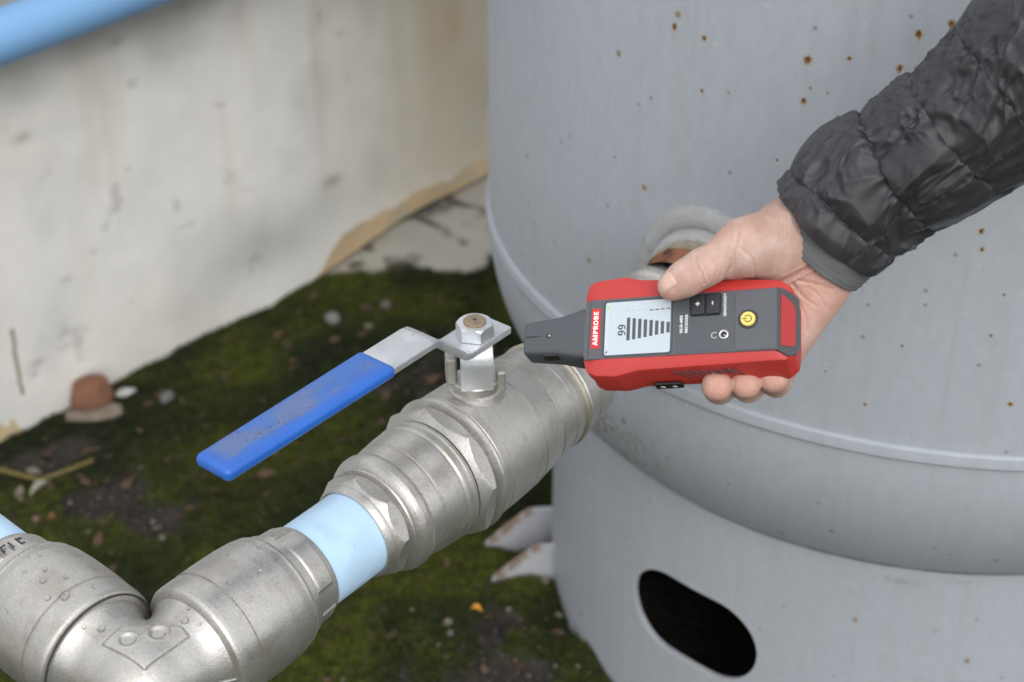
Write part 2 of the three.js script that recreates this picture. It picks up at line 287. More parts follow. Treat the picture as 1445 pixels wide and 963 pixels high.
  pebble(632, 886, 0.0058, [0.231, 0.209, 0.165], 'cream pebble on bare soil to the left below the orange leaf');
  pebble(636, 903, 0.005, [0.165, 0.171, 0.182], 'small bluish grey pebble just below the cream pebble on soil');
  pebble(768, 832, 0.007, [0.220, 0.193, 0.154], 'cream pebble beside the tank skirt below the lower foot plate');
  pebble(788, 874, 0.005, [0.182, 0.154, 0.094], 'tan pebble touching the tank skirt left of the oval hole');
  pebble(470, 463, 0.013, [0.198, 0.198, 0.187], 'pale grey pebble on moss behind the blue lever, left of its bend');
  pebble(520, 466, 0.009, [0.176, 0.149, 0.110], 'tan pebble on moss directly behind the bare part of the lever');
  pebble(237, 572, 0.012, [0.138, 0.138, 0.132], 'grey pebble on moss to the right of the white scrap');
  pebble(545, 440, 0.011, [0.121, 0.105, 0.083], 'brownish pebble by the foot of the broken concrete footing');
  pebble(52, 740, 0.006, [0.193, 0.121, 0.094], 'pink pebble on moss just above the left blue pipe');
  pebble(74, 737, 0.006, [0.209, 0.083, 0.039], 'reddish pebble on moss right of the pink pebble by the pipe');
}

// ---------------------------------------------------------------- wall
{
  const t = thing('wall', 'stained white plastered wall behind the valve, with tan bare patches near its foot', 'wall');
  const edge = s => (s < 0.5 ? -0.02 : -0.02 + 0.024 * sstep(0.5, 0.56, s) + 0.037 * sstep(0.56, 0.85, s)) + 0.002 * noise(s * 30, 4);
  const TW = 2.4, TH = 1.2;
  const tex = makeTex(2048, 1024, (u, v) => {
    const s = u * TW - 0.4, y = v * TH - 0.05;
    const n = fbm(s * 4, y * 4, 2, 5), f = fbm(s * 30, y * 30, 6, 3), big = fbm(s * 1.6 + 5, y * 1.3, 9, 3);
    let c = lerp3([0.93, 0.922, 0.90], [0.945, 0.94, 0.922], n);
    c = lerp3(c, [0.83, 0.80, 0.745], sstep(0.42, 0.72, big) * 0.4);
    const streak = fbm(s * 22, y * 1.4, 30, 3);                        // run-off streaks
    c = lerp3(c, [0.79, 0.75, 0.67], sstep(0.48, 0.78, streak) * sstep(0.05, 0.4, y) * 0.35);
    c = lerp3(c, [0.74, 0.68, 0.56], sstep(0.5, 1.08, s) * (0.6 + 0.45 * fbm(s * 5, y * 5, 14, 3)) * sstep(-0.1, 0.12, y) * 0.85);
    c = lerp3(c, [0.66, 0.53, 0.38], sstep(0.8, 1.12, s + 0.2 * (fbm(s * 6, y * 4, 44, 3) - 0.5)) * sstep(0.45, 0.72, fbm(s * 9, y * 5, 15, 3)) * 0.55);
    c = lerp3(c, [0.74, 0.74, 0.73], sstep(0.5, 0.8, fbm(s * 8 + 2, y * 6, 19, 4)) * 0.3);
    const g1 = Math.exp(-(((s - 0.52) / 0.11) ** 2 + ((y - 0.11) / 0.05) ** 2)); c = lerp3(c, [0.66, 0.67, 0.66], g1 * (0.3 + 0.5 * f)); for (const [a, h, r, k] of [[0.652, 0.172, 0.016, 0.7], [0.40, 0.545, 0.012, 0.6], [0.285, 0.525, 0.01, 0.6], [0.44, 0.56, 0.05, 0.15], [0.48, 0.10, 0.012, 0.5], [0.64, 0.15, 0.04, 0.18], [0.12, 0.44, 0.012, 0.4], [0.08, 0.10, 0.01, 0.6]]) c = lerp3(c, [0.55, 0.54, 0.51], k * Math.exp(-(((s - a) * 0.8 / r) ** 2 + ((y - h) / (r * 0.7)) ** 2)) * (0.4 + 0.8 * f));
    const dirt = sstep(0.72, 0.86, fbm(s * 20, y * 24, 50, 4)); c = lerp3(c, [0.6, 0.59, 0.56], dirt * 0.3);
    c = lerp3(c, [0.66, 0.645, 0.61], sstep(0.42, 0.66, y + 0.06 * fbm(s * 8, y * 3, 5, 3)) * (0.45 + 0.5 * sstep(0.5, 0.8, fbm(s * 7, y * 12, 8, 3))));
    // bare tan render along the lower right edge and in flakes at the left foot
    const e = edge(s), w1 = 0.048 * sstep(0.575, 0.68, s) * (1 - 0.28 * sstep(0.72, 0.8, s)) + 0.02 * (fbm(s * 26, 3, 7, 4) - 0.5);
    if (s > 0.57 && y < e + w1) { c = lerp3([0.76, 0.66, 0.51], [0.83, 0.73, 0.59], fbm(s * 12, y * 14, 3, 4)); c = lerp3(c, [0.70, 0.66, 0.58], sstep(0.5, 0.75, fbm(s * 20, y * 25, 33, 3)) * 0.6); }
    const fl = 0.075 * sstep(0.5, 0.75, fbm(s * 17 + 4, 1.5, 77, 3)) * (1 - sstep(0.14, 0.22, s));
    if (y < fl * (1 + 0.3 * f)) c = lerp3(c, [0.80, 0.70, 0.52], 0.85);
    if (Math.abs(s - 0.052 - 0.012 * (y - 0.1) + 0.003 * noise(y * 60, 3)) < 0.0035 && y > 0.06 && y < 0.17) c = lerp3(c, [0.55, 0.5, 0.42], 0.7);
    return sc3(c, 0.98 + 0.04 * f);
  }, true, THREE.MirroredRepeatWrapping);
  const bump = makeTex(512, 256, (u, v) => { const h = fbm(u * 16, v * 8, 2, 5); return [h, h, h]; }, false, THREE.MirroredRepeatWrapping);
  const mat = M({ map: tex, roughness: 0.9, bumpMap: bump, bumpScale: 0.006 });
  const S0 = -4, S1 = 6, H = 1.05, uvf = (s, y) => [(s + 0.4) / TW, (y + 0.05) / TH];
  const ss = []; for (let s = S0; s < -0.3; s += 0.3) ss.push(s); for (let s = -0.3; s < 1.6; s += 0.02) ss.push(s); for (let s = 1.6; s <= S1; s += 0.4) ss.push(s);
  const N = ss.length - 1, sOf = a => ss[Math.round(a * N)];
  const rows = [[-0.024, 0], [-0.005, 0], [-0.0012, 0.0012], [0, 0.005], [0, 0.03], [0, 0.06], [0, 0.1], [0, 0.2], [0, 0.35], [0, 0.6], [0, H]];
  const front = gridGeo(N, rows.length - 1, (a, b) => { const s = sOf(a), [o, h] = rows[Math.round(b * (rows.length - 1))]; const y = Math.min(H, edge(s) + h); const wav = h > 0.004 ? 0.004 * (fbm(s * 3, y * 3, 5, 3) - 0.5) : 0; return wallP(s, y, o + wav).toArray(); }, (a, b) => uvf(sOf(a), edge(sOf(a)) + rows[Math.round(b * (rows.length - 1))][1]));
  mesh('plaster', front, mat, t);
  const core = new THREE.BoxGeometry(S1 - S0, H + 0.1, 0.2); core.translate(0, H / 2 - 0.052, 0);
  const c = mesh('wall_core', core, M({ color: lin(0.36, 0.34, 0.3), roughness: 0.95 }), t);
  c.position.copy(wallP((S0 + S1) / 2, 0, -0.125)); c.rotation.y = Math.atan2(WN.x, WN.z);
  const cap = mesh('coping', rounded(S1 - S0, 0.06, 0.3, 0.01), M({ color: lin(0.45, 0.44, 0.41), roughness: 0.9 }), t);
  cap.position.copy(wallP((S0 + S1) / 2, H + 0.031, -0.1)); cap.rotation.y = c.rotation.y;
  // broken concrete footing that runs out on to the ground
  const out = s => 0.012 + Math.min(0.3, Math.max(0, s - 0.53) * 0.68) + 0.035 * (fbm(s * 24, 2, 5, 3) - 0.5) * sstep(0.5, 0.6, s);
  const ftex = makeTex(512, 512, (u, v) => { const n = fbm(u * 7, v * 7, 3, 5, 7), d = sstep(0.56, 0.72, fbm(u * 10, v * 10, 21, 4, 10)); return lerp3(lerp3([0.60, 0.59, 0.55], [0.72, 0.70, 0.66], n), [0.27, 0.26, 0.22], d * 0.75); }, true);
  const fg = gridGeo(220, 16, (a, b) => { const s = 0.46 + a * 1.5, k = b; const top = edge(s) - 0.006, y = mix(top, -0.012, Math.pow(k, 1.7)) + 0.008 * (fbm(s * 20, k * 5, 3, 3) - 0.5) * Math.sin(Math.PI * k); return wallP(s, y, -0.02 + k * (out(s) + 0.03)).toArray(); }, (a, b) => [(0.46 + a * 1.5) / 0.4, b * 0.4]);
  const ix = fg.index.array; for (let i = 0; i < ix.length; i += 3) { const q = ix[i + 1]; ix[i + 1] = ix[i + 2]; ix[i + 2] = q; } fg.computeVertexNormals();
  mesh('footing', fg, M({ map: ftex, roughness: 0.95, bumpMap: ftex, bumpScale: 0.004 }), t);
}
{ // blue pipe along the wall
  const a = wallP(-3.5, 0.609 - 3.5 * 0.034, 0.062), b = wallP(4.5, 0.609 + 4.5 * 0.034, 0.062), t = thing('wall_pipe', 'blue plastic water pipe running along the white wall at top left', 'pipe');
  const l = a.distanceTo(b), p = mesh('pipe', new THREE.CylinderGeometry(0.034, 0.034, l, 64), wallPipeBlue, t);
  p.position.copy(a).lerp(b, 0.5); p.quaternion.setFromUnitVectors(V(0, 1, 0), b.clone().sub(a).normalize());
  for (const s of [-0.9, 2.2]) { const k = mesh('pipe_clip', new THREE.TorusGeometry(0.036, 0.003, 8, 40), zinc, t); k.position.copy(wallP(s, 0.609 + s * 0.034, 0.062)); k.quaternion.setFromUnitVectors(V(0, 0, 1), b.clone().sub(a).normalize()); }
}

// ---------------------------------------------------------------- tank
const T = V(0.15167, 0.63, -1.27075), AX = V(-0.62858, 0, 0.77775), WX = V(0.77775, 0, 0.62858);   // where the pipe meets the tank, its direction away from it, and sideways
const rustAt = [[-42.97, .881, 9], [-39.53, .879, 7], [-28.99, .882, 11], [-29, .847, 9], [-25.2, .889, 6], [-19.47, .917, 10], [-20.7, .8875, 9], [-16.87, .928, 9], [-39.39, .833, 5], [-11.53, .757, 8], [-11.18, .74, 7], [-19.74, .575, 5], [-6, .593, 7], [-36.54, .838, 3], [-26.84, .857, 3], [-23, .96, 6], [-33, .94, 5], [-47, .8, 3], [-31, .79, 4], [-14, .87, 5], [-9, .66, 5], [-17, .64, 4], [-24, .6, 3], [-8.5, .70, 4]];
function paintTank(th, y, lower) {
  const n = fbm(th * 0.09, y * 8, 3, 5), st = fbm(th * 0.9, y * 2.2, 7, 4), f = fbm(th * 1.4, y * 90, 9, 3);
  let c = lerp3([0.65, 0.672, 0.70], [0.67, 0.692, 0.72], n);
  c = lerp3(c, [0.63, 0.645, 0.655], sstep(0.5, 0.8, st) * 0.3);
  c = lerp3(c, [0.70, 0.72, 0.74], sstep(0.66, 0.8, fbm(th * 0.5, y * 3.3, 90, 4)) * 0.15);
  const px = th * 0.00873, cell = (k, z) => { const gx = Math.floor(px * k), gy = Math.floor(y * k); let b = 9, h = 0; for (let i = -1; i < 2; i++) for (let j = -1; j < 2; j++) { const cx = gx + i + hash(gx + i, gy + j, z), cy = gy + j + hash(gx + i, gy + j, z + 1); const d = Math.hypot(cx - px * k, cy - y * k) / k; if (d < b) { b = d; h = hash(gx + i, gy + j, z + 2); } } return [b, h]; };
  const [d1, h1] = cell(26, 300); const r1 = 0.0012 + 0.0016 * h1; if (h1 > 0.5) c = lerp3(c, h1 > 0.8 ? [0.33, 0.34, 0.36] : [0.76, 0.78, 0.79], (1 - sstep(r1 * 0.4, r1, d1)) * 0.4);
  const [d2, h2] = cell(10, 400); if (h2 > 0.52) { const r2 = (0.0022 + 0.0026 * hash(h2 * 1e4 | 0, 2, 3)) * (lower ? 1.2 : 1); c = lerp3(c, [0.52, 0.44, 0.31], (1 - sstep(r2 * 0.3, r2, d2)) * 0.8); }
  if (!lower) for (const [a, h, s] of rustAt) { const dx = (th - a) * 0.00873, dy = y - h; if (Math.abs(dx) > 0.02 || Math.abs(dy) > 0.03) continue; const w = 1 + 0.9 * (noise(th * 9, y * 900, 3) - 0.5), r = s * 0.00033 * w, d = Math.hypot(dx, dy > 0 ? dy : dy * 0.72); c = lerp3(c, [0.62, 0.55, 0.42], (1 - sstep(r * 0.7, r * 1.6, d)) * 0.3); if (s > 8 && dy < 0) c = lerp3(c, [0.58, 0.5, 0.4], 0.18 * Math.exp(-((dx / (r * 0.35)) ** 2)) * (1 - sstep(r * 2, r * 7, -dy))); c = lerp3(c, [0.50, 0.35, 0.17], 1 - sstep(r * 0.45, r, d)); c = lerp3(c, [0.33, 0.21, 0.12], 1 - sstep(r * 0.15, r * 0.5, d)); }
  else {
    const band = Math.exp(-(((th + 54) / 8) ** 2)) * sstep(0.35, 0.365, y) * (1 - sstep(0.43, 0.47, y)), q = fbm(th * 2.2, y * 120, 55, 3);
    c = lerp3(c, [0.50, 0.41, 0.27], band * sstep(0.6, 0.68, q) * 0.9);
    for (const [a, h, wd] of [[-14, 0.325, 3], [-12.5, 0.322, 2.2], [-6, 0.33, 2.5], [-9, 0.2, 1], [-20, 0.3, 1.5], [-16, 0.11, 1.2]]) c = lerp3(c, [0.5, 0.52, 0.55], 0.45 * Math.exp(-(((th - a) / wd) ** 2 + ((y - h) / 0.0022) ** 2)) * sstep(0.35, 0.6, fbm(th * 2, y * 200, 8, 3)));
    const seam = Math.exp(-(((y - 0.3455) / 0.0045) ** 2)) * (0.35 + 0.65 * sstep(0.35, 0.6, fbm(th * 0.25, 1, 66, 3))); c = lerp3(c, [0.40, 0.36, 0.27], seam * 0.85);
    c = lerp3(c, [0.46, 0.42, 0.36], (1 - sstep(0.0, 0.035, y)) * sstep(0.35, 0.65, fbm(th * 0.5, y * 30, 12, 3)) * 0.6);
    const str = fbm(th * 1.6, y * 2, 31, 3); c = lerp3(c, [0.65, 0.67, 0.69], sstep(0.62, 0.78, str) * 0.15);
  }
  return sc3(c, 0.975 + 0.05 * f);
}
{
  const t = thing('tank', 'large upright grey painted steel tank with rust specks and an oval hole in its skirt', 'tank');
  t.position.copy(TANK);
  const wrap = g => { const p = g.attributes.position, uv = g.attributes.uv; return g; };
  const bump = makeTex(512, 512, (u, v) => { const h = 0.5 * fbm(u * 10, v * 10, 3, 4, 10) + 0.5 * noise(u * 120, v * 120, 5, 120); return [h, h, h]; }); bump.repeat.set(6, 3);
  const upTex = makeTex(2048, 1024, (u, v) => paintTank(u * 180 - 130, 0.5 + v * 0.75, false), true);
  const loTex = makeTex(2048, 1024, (u, v) => paintTank(u * 180 - 130, v * 0.56, true), true);
  const paintUp = M({ map: upTex, roughness: 0.5, metalness: 0, bumpMap: bump, bumpScale: 0.00013 }), paintLo = M({ map: loTex, roughness: 0.52, metalness: 0, bumpMap: bump, bumpScale: 0.00013 });
  const rev = (prof, vf, n = 256) => { const g = gridGeo(n, prof.length - 1, (a, b) => { const [r, y] = prof[Math.round(b * (prof.length - 1))], th = a * 2 * Math.PI; return [r * Math.sin(th), y, r * Math.cos(th)]; }, (a, b) => [(a * 360 + 130) / 180, vf(prof[Math.round(b * (prof.length - 1))][1])]); return creased(g, 25); };
  const vUp = y => (y - 0.5) / 0.75, vLo = y => y / 0.56;
  const shell = [[0.5, 0.536]]; for (let y = 0.56; y < 2.0; y += 0.04) shell.push([0.5, y]); for (let i = 0; i <= 16; i++) { const q = i / 16 * Math.PI / 2; shell.push([Math.max(0.001, 0.5 * Math.cos(q)), 2.0 + 0.16 * Math.sin(q)]); }
  mesh('shell', rev(shell, vUp), paintUp, t);
  mesh('seam_band', rev([[0.4985, 0.5385], [0.5015, 0.538], [0.5035, 0.5365], [0.504, 0.534], [0.5045, 0.5265], [0.5035, 0.5245], [0.4985, 0.5238]], vUp), paintUp, t);
  const head = []; for (let i = 0; i <= 40; i++) { const y = 0.5255 - i / 40 * 0.21, k = clamp((0.508 - y) / 0.318, 0, 1); head.push([0.5005 * Math.sqrt(1 - k * k), y]); } for (let i = 1; i <= 6; i++) head.push([Math.max(0.002, head[40][0] * (1 - i / 6)), head[40][1] - 0.02 * i]); head.reverse();
  mesh('bottom_head', rev(head, vLo), paintLo, t);
  // skirt: a ring with thickness, an oval hole cut through it
  const RS = 0.4249, prof = [[RS - 0.007, 0.343], [RS - 0.007, -0.03], [RS, -0.03], [RS, 0.0], [RS, 0.06], [RS, 0.12], [RS, 0.18], [RS, 0.24], [RS, 0.3], [RS, 0.3415], [RS - 0.0015, 0.343], [RS - 0.007, 0.343]];
  let sg = gridGeo(200, prof.length - 1, (a, b) => { const [r, y] = prof[Math.round(b * (prof.length - 1))], th = a * 2 * Math.PI; return [r * Math.sin(th), y, r * Math.cos(th)]; }, (a, b) => [(a * 360 + 130) / 180, vLo(prof[Math.round(b * (prof.length - 1))][1])]);
  sg = creased(sg, 25);
  const th = -42.1 * Math.PI / 180, half = 0.0295, rad = 0.0535, s = new THREE.Shape(); s.absarc(half, 0, rad, -Math.PI / 2, Math.PI / 2, false); s.absarc(-half, 0, rad, Math.PI / 2, Math.PI * 1.5, false);
  const cut = new THREE.ExtrudeGeometry(s, { depth: 0.2, bevelEnabled: false, curveSegments: 40 }); cut.translate(0, 0, 0.3); cut.rotateY(th); cut.translate(0, 0.1755, 0);
  const A = new Brush(sg, paintLo), B = new Brush(cut, paintLo); A.updateMatrixWorld(); B.updateMatrixWorld();
  const ev = new Evaluator(); ev.useGroups = false; const res = ev.evaluate(A, B, SUBTRACTION);
  mesh('skirt', res.geometry, paintLo, t);
  // painted cut edge of the hole, slightly proud and rounded
  const rim = []; for (let i = 0; i < 96; i++) { const q = i / 96 * 2 * Math.PI, x = rad * Math.cos(q) + Math.sign(Math.cos(q)) * half * Math.min(1, Math.abs(Math.cos(q)) * 30), y = rad * Math.sin(q), a = th + x / RS * 1.0; rim.push(V((RS - 0.0009) * Math.sin(a), 0.1755 + y, (RS - 0.0009) * Math.cos(a))); }
  mesh('hole_rim', new THREE.TubeGeometry(new THREE.CatmullRomCurve3(rim, true), 260, 0.0012, 8, true), M({ color: lin(0.42, 0.44, 0.46), roughness: 0.5 }), t);
  // two triangular foot plates standing on the ground at the left of the skirt
  const footTex = makeTex(256, 256, (u, v) => { const top = 0.27 + 0.75 * Math.pow(u / 0.62, 0.85); const e = Math.max(sstep(0.72, 0.95, u), sstep(top - 0.22, top - 0.05, v), 1 - sstep(0.2, 0.34, v)) * sstep(0.42, 0.66, fbm(u * 7, v * 7, 3, 4)); return lerp3([0.70, 0.71, 0.73], [0.47, 0.36, 0.27], e * 0.7); }, true);
  for (const [tip, foot, top] of [[[690, 826], [790, 822], [778, 768]], [[681, 776], [776, 770], [770, 724]]]) {
    const a = groundAt(...tip), b = groundAt(...foot), n = V().subVectors(b, a).setY(0).normalize(), l = 0.105, side = V(-n.z, 0, n.x), hh = 0.062, nn = 26, P = [], U = [], I = [];
    const outline = []; for (let i = 0; i <= nn; i++) { const k = i / nn; outline.push([k * l, Math.min(hh, 0.004 + hh * Math.pow(k / 0.62, 0.85))]); }
    for (const sd of [-0.004, 0.004]) for (const [x, y] of outline) for (const yy of [-0.02, y]) { const p = a.clone().addScaledVector(n, x).addScaledVector(side, sd).setY(yy); P.push(p.x - TANK.x, p.y, p.z - TANK.z); U.push(x / l, (yy + 0.02) / 0.09); }
    const q = (nn + 1) * 2; for (let i = 0; i < nn; i++) { const c = i * 2; I.push(c, c + 1, c + 2, c + 1, c + 3, c + 2, q + c, q + c + 2, q + c + 1, q + c + 1, q + c + 2, q + c + 3, c + 1, q + c + 1, c + 3, q + c + 1, q + c + 3, c + 3); } I.push(0, q, 1, q, q + 1, 1);
    const g = new THREE.BufferGeometry(); g.setAttribute('position', new THREE.Float32BufferAttribute(P, 3)); g.setAttribute('uv', new THREE.Float32BufferAttribute(U, 2)); g.setIndex(I); g.computeVertexNormals();
    mesh('foot_plate', creased(g, 20), M({ map: footTex, roughness: 0.6, side: THREE.DoubleSide }), t);
  }
  // pipe socket welded into the shell, with its weld bead and old sealant
  const sock = new THREE.Group(); sock.name = 'pipe_socket'; sock.matrixAutoUpdate = true;
  sock.position.copy(T).sub(TANK).addScaledVector(WX, 0.0285).setY(0.63 + 0.017); sock.quaternion.setFromRotationMatrix(new THREE.Matrix4().makeBasis(WX, AX, V(0, -1, 0))); t.add(sock);
  const pale = M({ color: lin(0.60, 0.61, 0.61), roughness: 0.6, bumpMap: bump, bumpScale: 0.002 });
  mesh('collar', turned([[-0.03, 0.063], [0.004, 0.061], [0.011, 0.0595], [0.0145, 0.0565], [0.0155, 0.052], [0.0155, 0.043]], { n: 96 }), pale, sock);
  mesh('weld_bead', (() => { const g = gridGeo(160, 14, (a, b) => { const q = a * 2 * Math.PI, k = b * 2 * Math.PI, rr_ = 0.0082 + 0.0012 * noise(a * 30, b * 2, 2) + 0.00035 * Math.sin(a * 2 * Math.PI * 34 + 3 * noise(a * 12, 7)), R = 0.068 + 0.003 * noise(a * 9, 2), x = (R + rr_ * 1.25 * Math.cos(k)) * Math.cos(q), z = (R + rr_ * 1.25 * Math.cos(k)) * Math.sin(q); const sag = -(x * x) / (2 * 0.5); return [x, sag + rr_ * 0.75 * Math.sin(k), z]; }); g.computeVertexNormals(); return g; })(), pale, sock);
  mesh('sealant', turned([[0.013, 0.0535], [0.017, 0.0545], [0.0195, 0.0525], [0.0205, 0.049], [0.0195, 0.045]], { n: 96, step: 0.001, wob: 0.004, shape: (tt, a, r) => r + 0.0018 * (noise(Math.cos(a) * 4 + 9, Math.sin(a) * 4 + 9, 3) - 0.5) }), M({ color: lin(0.48, 0.44, 0.34), roughness: 0.9, bumpMap: bump, bumpScale: 0.003 }), sock);
}

// ---------------------------------------------------------------- pipe run: everything on the axis that leaves the tank
const axial = (name, label, category, group) => { const g = thing(name, label, category, group); g.position.copy(T); g.quaternion.setFromRotationMatrix(new THREE.Matrix4().makeBasis(WX, AX, V(0, -1, 0))); return g; };   // local x sideways, y along the axis, z down
{
  const rustTex = makeTex(512, 256, (u, v) => { const n = fbm(u * 12, v * 6, 3, 5), d = fbm(u * 30, v * 15, 8, 3); return lerp3(lerp3([0.42, 0.25, 0.16], [0.62, 0.44, 0.33], n), [0.22, 0.13, 0.09], sstep(0.55, 0.75, d) * 0.7); }, true);
  const nip = axial('pipe_nipple', 'short rusty brown pipe nipple between the tank socket and the grey fitting', 'pipe nipple');
  nip.position.addScaledVector(WX, 0.021).setY(0.63 + 0.0165);
  mesh('thread', turned([[0.012, 0.0478], [0.022, 0.0475], [0.0265, 0.047], [0.0275, 0.0458], [0.034, 0.0452], [0.044, 0.0445]], { n: 96, step: 0.001, wob: 0.0012, uvScale: 0.3 }), M({ map: rustTex, roughness: 0.85, bumpMap: rustTex, bumpScale: 0.0012 }), nip);
  const un = axial('pipe_union', 'grey metal union fitting behind the meter, between rusty nipple and valve', 'pipe fitting');
  mesh('union_nut', turned([[0.0385, 0.036], [0.0385, 0.042], [0.0405, 0.0448], [0.046, 0.0455], [0.052, 0.0445], [0.055, 0.0425], [0.064, 0.0405], [0.08, 0.037], [0.1, 0.0335]], { step: 0.0015 }).applyMatrix4(new THREE.Matrix4().set(1, -0.18, 0, 0.0165, 0, 1, 0, 0, 0, 0.14, 1, -0.0135, 0, 0, 0, 1)), castMetal, un);
  mesh('tail_piece', turned([[0.095, 0.0338], [0.118, 0.0318], [0.13, 0.0312], [0.138, 0.032], [0.146, 0.0352], [0.154, 0.0388], [0.163, 0.0415], [0.17, 0.0428], [0.178, 0.0431], [0.1785, 0.0425], [0.180, 0.0425], [0.1805, 0.0434], [0.1955, 0.0438]], { step: 0.0015 }), castMetal, un);
}
{ // ball valve
  const v = axial('ball_valve', 'silvery cast ball valve with a blue lever handle on top', 'valve');
  const oct = facets(0.3215, 0.3395, 8, 0.0525, 0.0495, 1.0, 0.2);
  mesh('valve_body', turned([[0.1905, 0.0432], [0.193, 0.0446], [0.2045, 0.0452], [0.2055, 0.0462], [0.209, 0.0468], [0.2155, 0.0470], [0.216, 0.0463], [0.2172, 0.0463], [0.2178, 0.0475], [0.2325, 0.0480], [0.2332, 0.0468], [0.2352, 0.0468], [0.237, 0.0493], [0.246, 0.0506], [0.2612, 0.0524], [0.2618, 0.0514], [0.2632, 0.0514], [0.2638, 0.0529], [0.276, 0.0537], [0.296, 0.0543], [0.3052, 0.0545], [0.3058, 0.0535], [0.3072, 0.0535], [0.3078, 0.0546], [0.3140, 0.0549], [0.3146, 0.0543], [0.3156, 0.0550], [0.3165, 0.0560], [0.318, 0.0568], [0.3198, 0.0562], [0.3208, 0.0545], [0.3215, 0.0542], [0.3225, 0.0565], [0.338, 0.0565], [0.3395, 0.0535], [0.34, 0.0488]], { n: 192, step: 0.0009, shape: oct, crease: 24, wob: 0.00008 }), castMetal, v);
  mesh('clamp_ring', new THREE.TorusGeometry(0.0455, 0.0021, 12, 120).rotateX(Math.PI / 2).translate(0, 0.2005, 0), brassy, v);
  mesh('clamp_ring', new THREE.TorusGeometry(0.0448, 0.0018, 10, 120).rotateX(Math.PI / 2).translate(0, 0.1955, 0), castBright, v);
  // gland on top with its two stop lugs
  const gl = new THREE.Group(); gl.name = 'gland'; gl.position.set(0, 0.2855, 0); gl.rotation.z = -Math.PI / 4; v.add(gl);   // local y towards the viewer, -z up
  const up = (g, y) => g.rotateX(-Math.PI / 2).translate(0, 0, -y);
  mesh('gland_base', turned([[0.044, 0.0245], [0.0525, 0.0215], [0.0555, 0.0205], [0.0565, 0.0185], [0.0625, 0.0178], [0.0635, 0.0168], [0.0637, 0.004]], { n: 72, step: 0.001 }).rotateX(-Math.PI / 2), castMetal, gl);
  mesh('stop_lug', rounded(0.0085, 0.016, 0.024, 0.0025).translate(-0.0185, -0.003, -0.0725), castMetal, gl);
  mesh('stop_lug', rounded(0.0075, 0.012, 0.018, 0.0022).translate(0.0188, 0.003, -0.0635), castMetal, gl);
  mesh('stem', up(new THREE.CylinderGeometry(0.0085, 0.0085, 0.06, 32), 0.083), castMetal, gl);
  const stemTop = turned([[0.112, 0.0088], [0.1148, 0.0086], [0.1156, 0.0078], [0.1157, 0.001]], { n: 40, step: 0.001 }).rotateX(-Math.PI / 2);
  mesh('stem_end', stemTop, M({ color: lin(0.34, 0.27, 0.19), roughness: 0.6, metalness: 0.5, bumpMap: castBump, bumpScale: 0.001 }), gl);
    const nutG = turned([[0.1022, 0.0120], [0.1024, 0.016], [0.1112, 0.016], [0.1132, 0.0137], [0.1134, 0.0084]], { n: 144, step: 0.0007, shape: (tt, a, r) => { if (tt > 0.1133) return r; const w = Math.PI / 3, q = ((a - 0.297) % w + w) % w - w / 2; return Math.min(r, 0.0128 / Math.cos(q), 0.0129 + 0.9 * Math.max(0, 0.1133 - tt)); }, crease: 24 }).rotateX(-Math.PI / 2);
  mesh('lever_nut', nutG, zinc, gl);
  // lever: flat bar with a step, blue plastic grip at its end
  const th = 0.0055, prof = [[-0.0265, 0.102], [0.018, 0.102], [0.024, 0.1035], [0.0285, 0.1085], [0.05, 0.127], [0.055, 0.1308], [0.062, 0.132], [0.14, 0.132], [0.14, 0.132 - th], [0.063, 0.132 - th], [0.0575, 0.1258], [0.053, 0.122], [0.032, 0.1035], [0.0265, 0.0985], [0.019, 0.102 - th], [-0.0265, 0.102 - th]];
  const sh = new THREE.Shape(prof.map(q => new THREE.Vector2(q[0], q[1]))), W = 0.0315, B = 0.0008;
  const lg = new THREE.ExtrudeGeometry(sh, { depth: W - 2 * B, bevelEnabled: true, bevelThickness: B, bevelSize: B, bevelOffset: -B, bevelSegments: 2 });
  // extrusion x -> along axis, y -> up, z -> sideways
  lg.applyMatrix4(new THREE.Matrix4().makeBasis(V(0, 1, 0), V(0, 0, -1), V(-1, 0, 0))).translate(W / 2 - B - 0.0012, 0.2865, 0);
  const uvL = lg.attributes.uv; for (let i = 0; i < uvL.count; i++) uvL.setXY(i, uvL.getX(i) * 9, uvL.getY(i) * 9);
  const lev = mesh('lever', creased(lg, 40), zinc, v);
  const tabS = polyShape([[0.006, 0.0975], [0.0105, 0.0955], [0.0142, 0.0905], [0.0158, 0.084], [0.0162, 0.062], [0.0132, 0.0616], [0.0124, 0.083], [0.0108, 0.089], [0.0075, 0.0925], [0.003, 0.094]], 0.0025);
  const tg = new THREE.ExtrudeGeometry(tabS, { depth: 0.0235, bevelEnabled: true, bevelThickness: 0.0007, bevelSize: 0.0005, bevelSegments: 2, curveSegments: 6 });
  tg.translate(0, 0, -0.01175).applyMatrix4(new THREE.Matrix4().makeBasis(V(0, 1, 0), V(0, 0, -1), V(-1, 0, 0)));
  const uvT = tg.attributes.uv; for (let i = 0; i < uvT.count; i++) uvT.setXY(i, uvT.getX(i) * 9, uvT.getY(i) * 9);
  mesh('stop_tab', creased(tg, 40), zinc, gl);
  const gripTex = makeTex(1024, 256, (u, q) => {
    let c = lerp3([0.125, 0.365, 0.72], [0.165, 0.41, 0.77], fbm(u * 8, q * 3, 2, 3));
    const top = sstep(0.06, 0.14, q) * (1 - sstep(0.62, 0.8, q + 0.22 * (fbm(u * 5, q * 3, 9, 3) - 0.5))) * sstep(0.015, 0.06, u) * (1 - sstep(0.92, 0.97, u));
    const d = (0.35 + 0.65 * sstep(0.32, 0.6, fbm(u * 6, q * 2, 5, 4))) * top;
    c = lerp3(c, [0.44, 0.44, 0.54], d * 0.75 * (0.75 + 0.25 * noise(u * 300, q * 70, 4)));
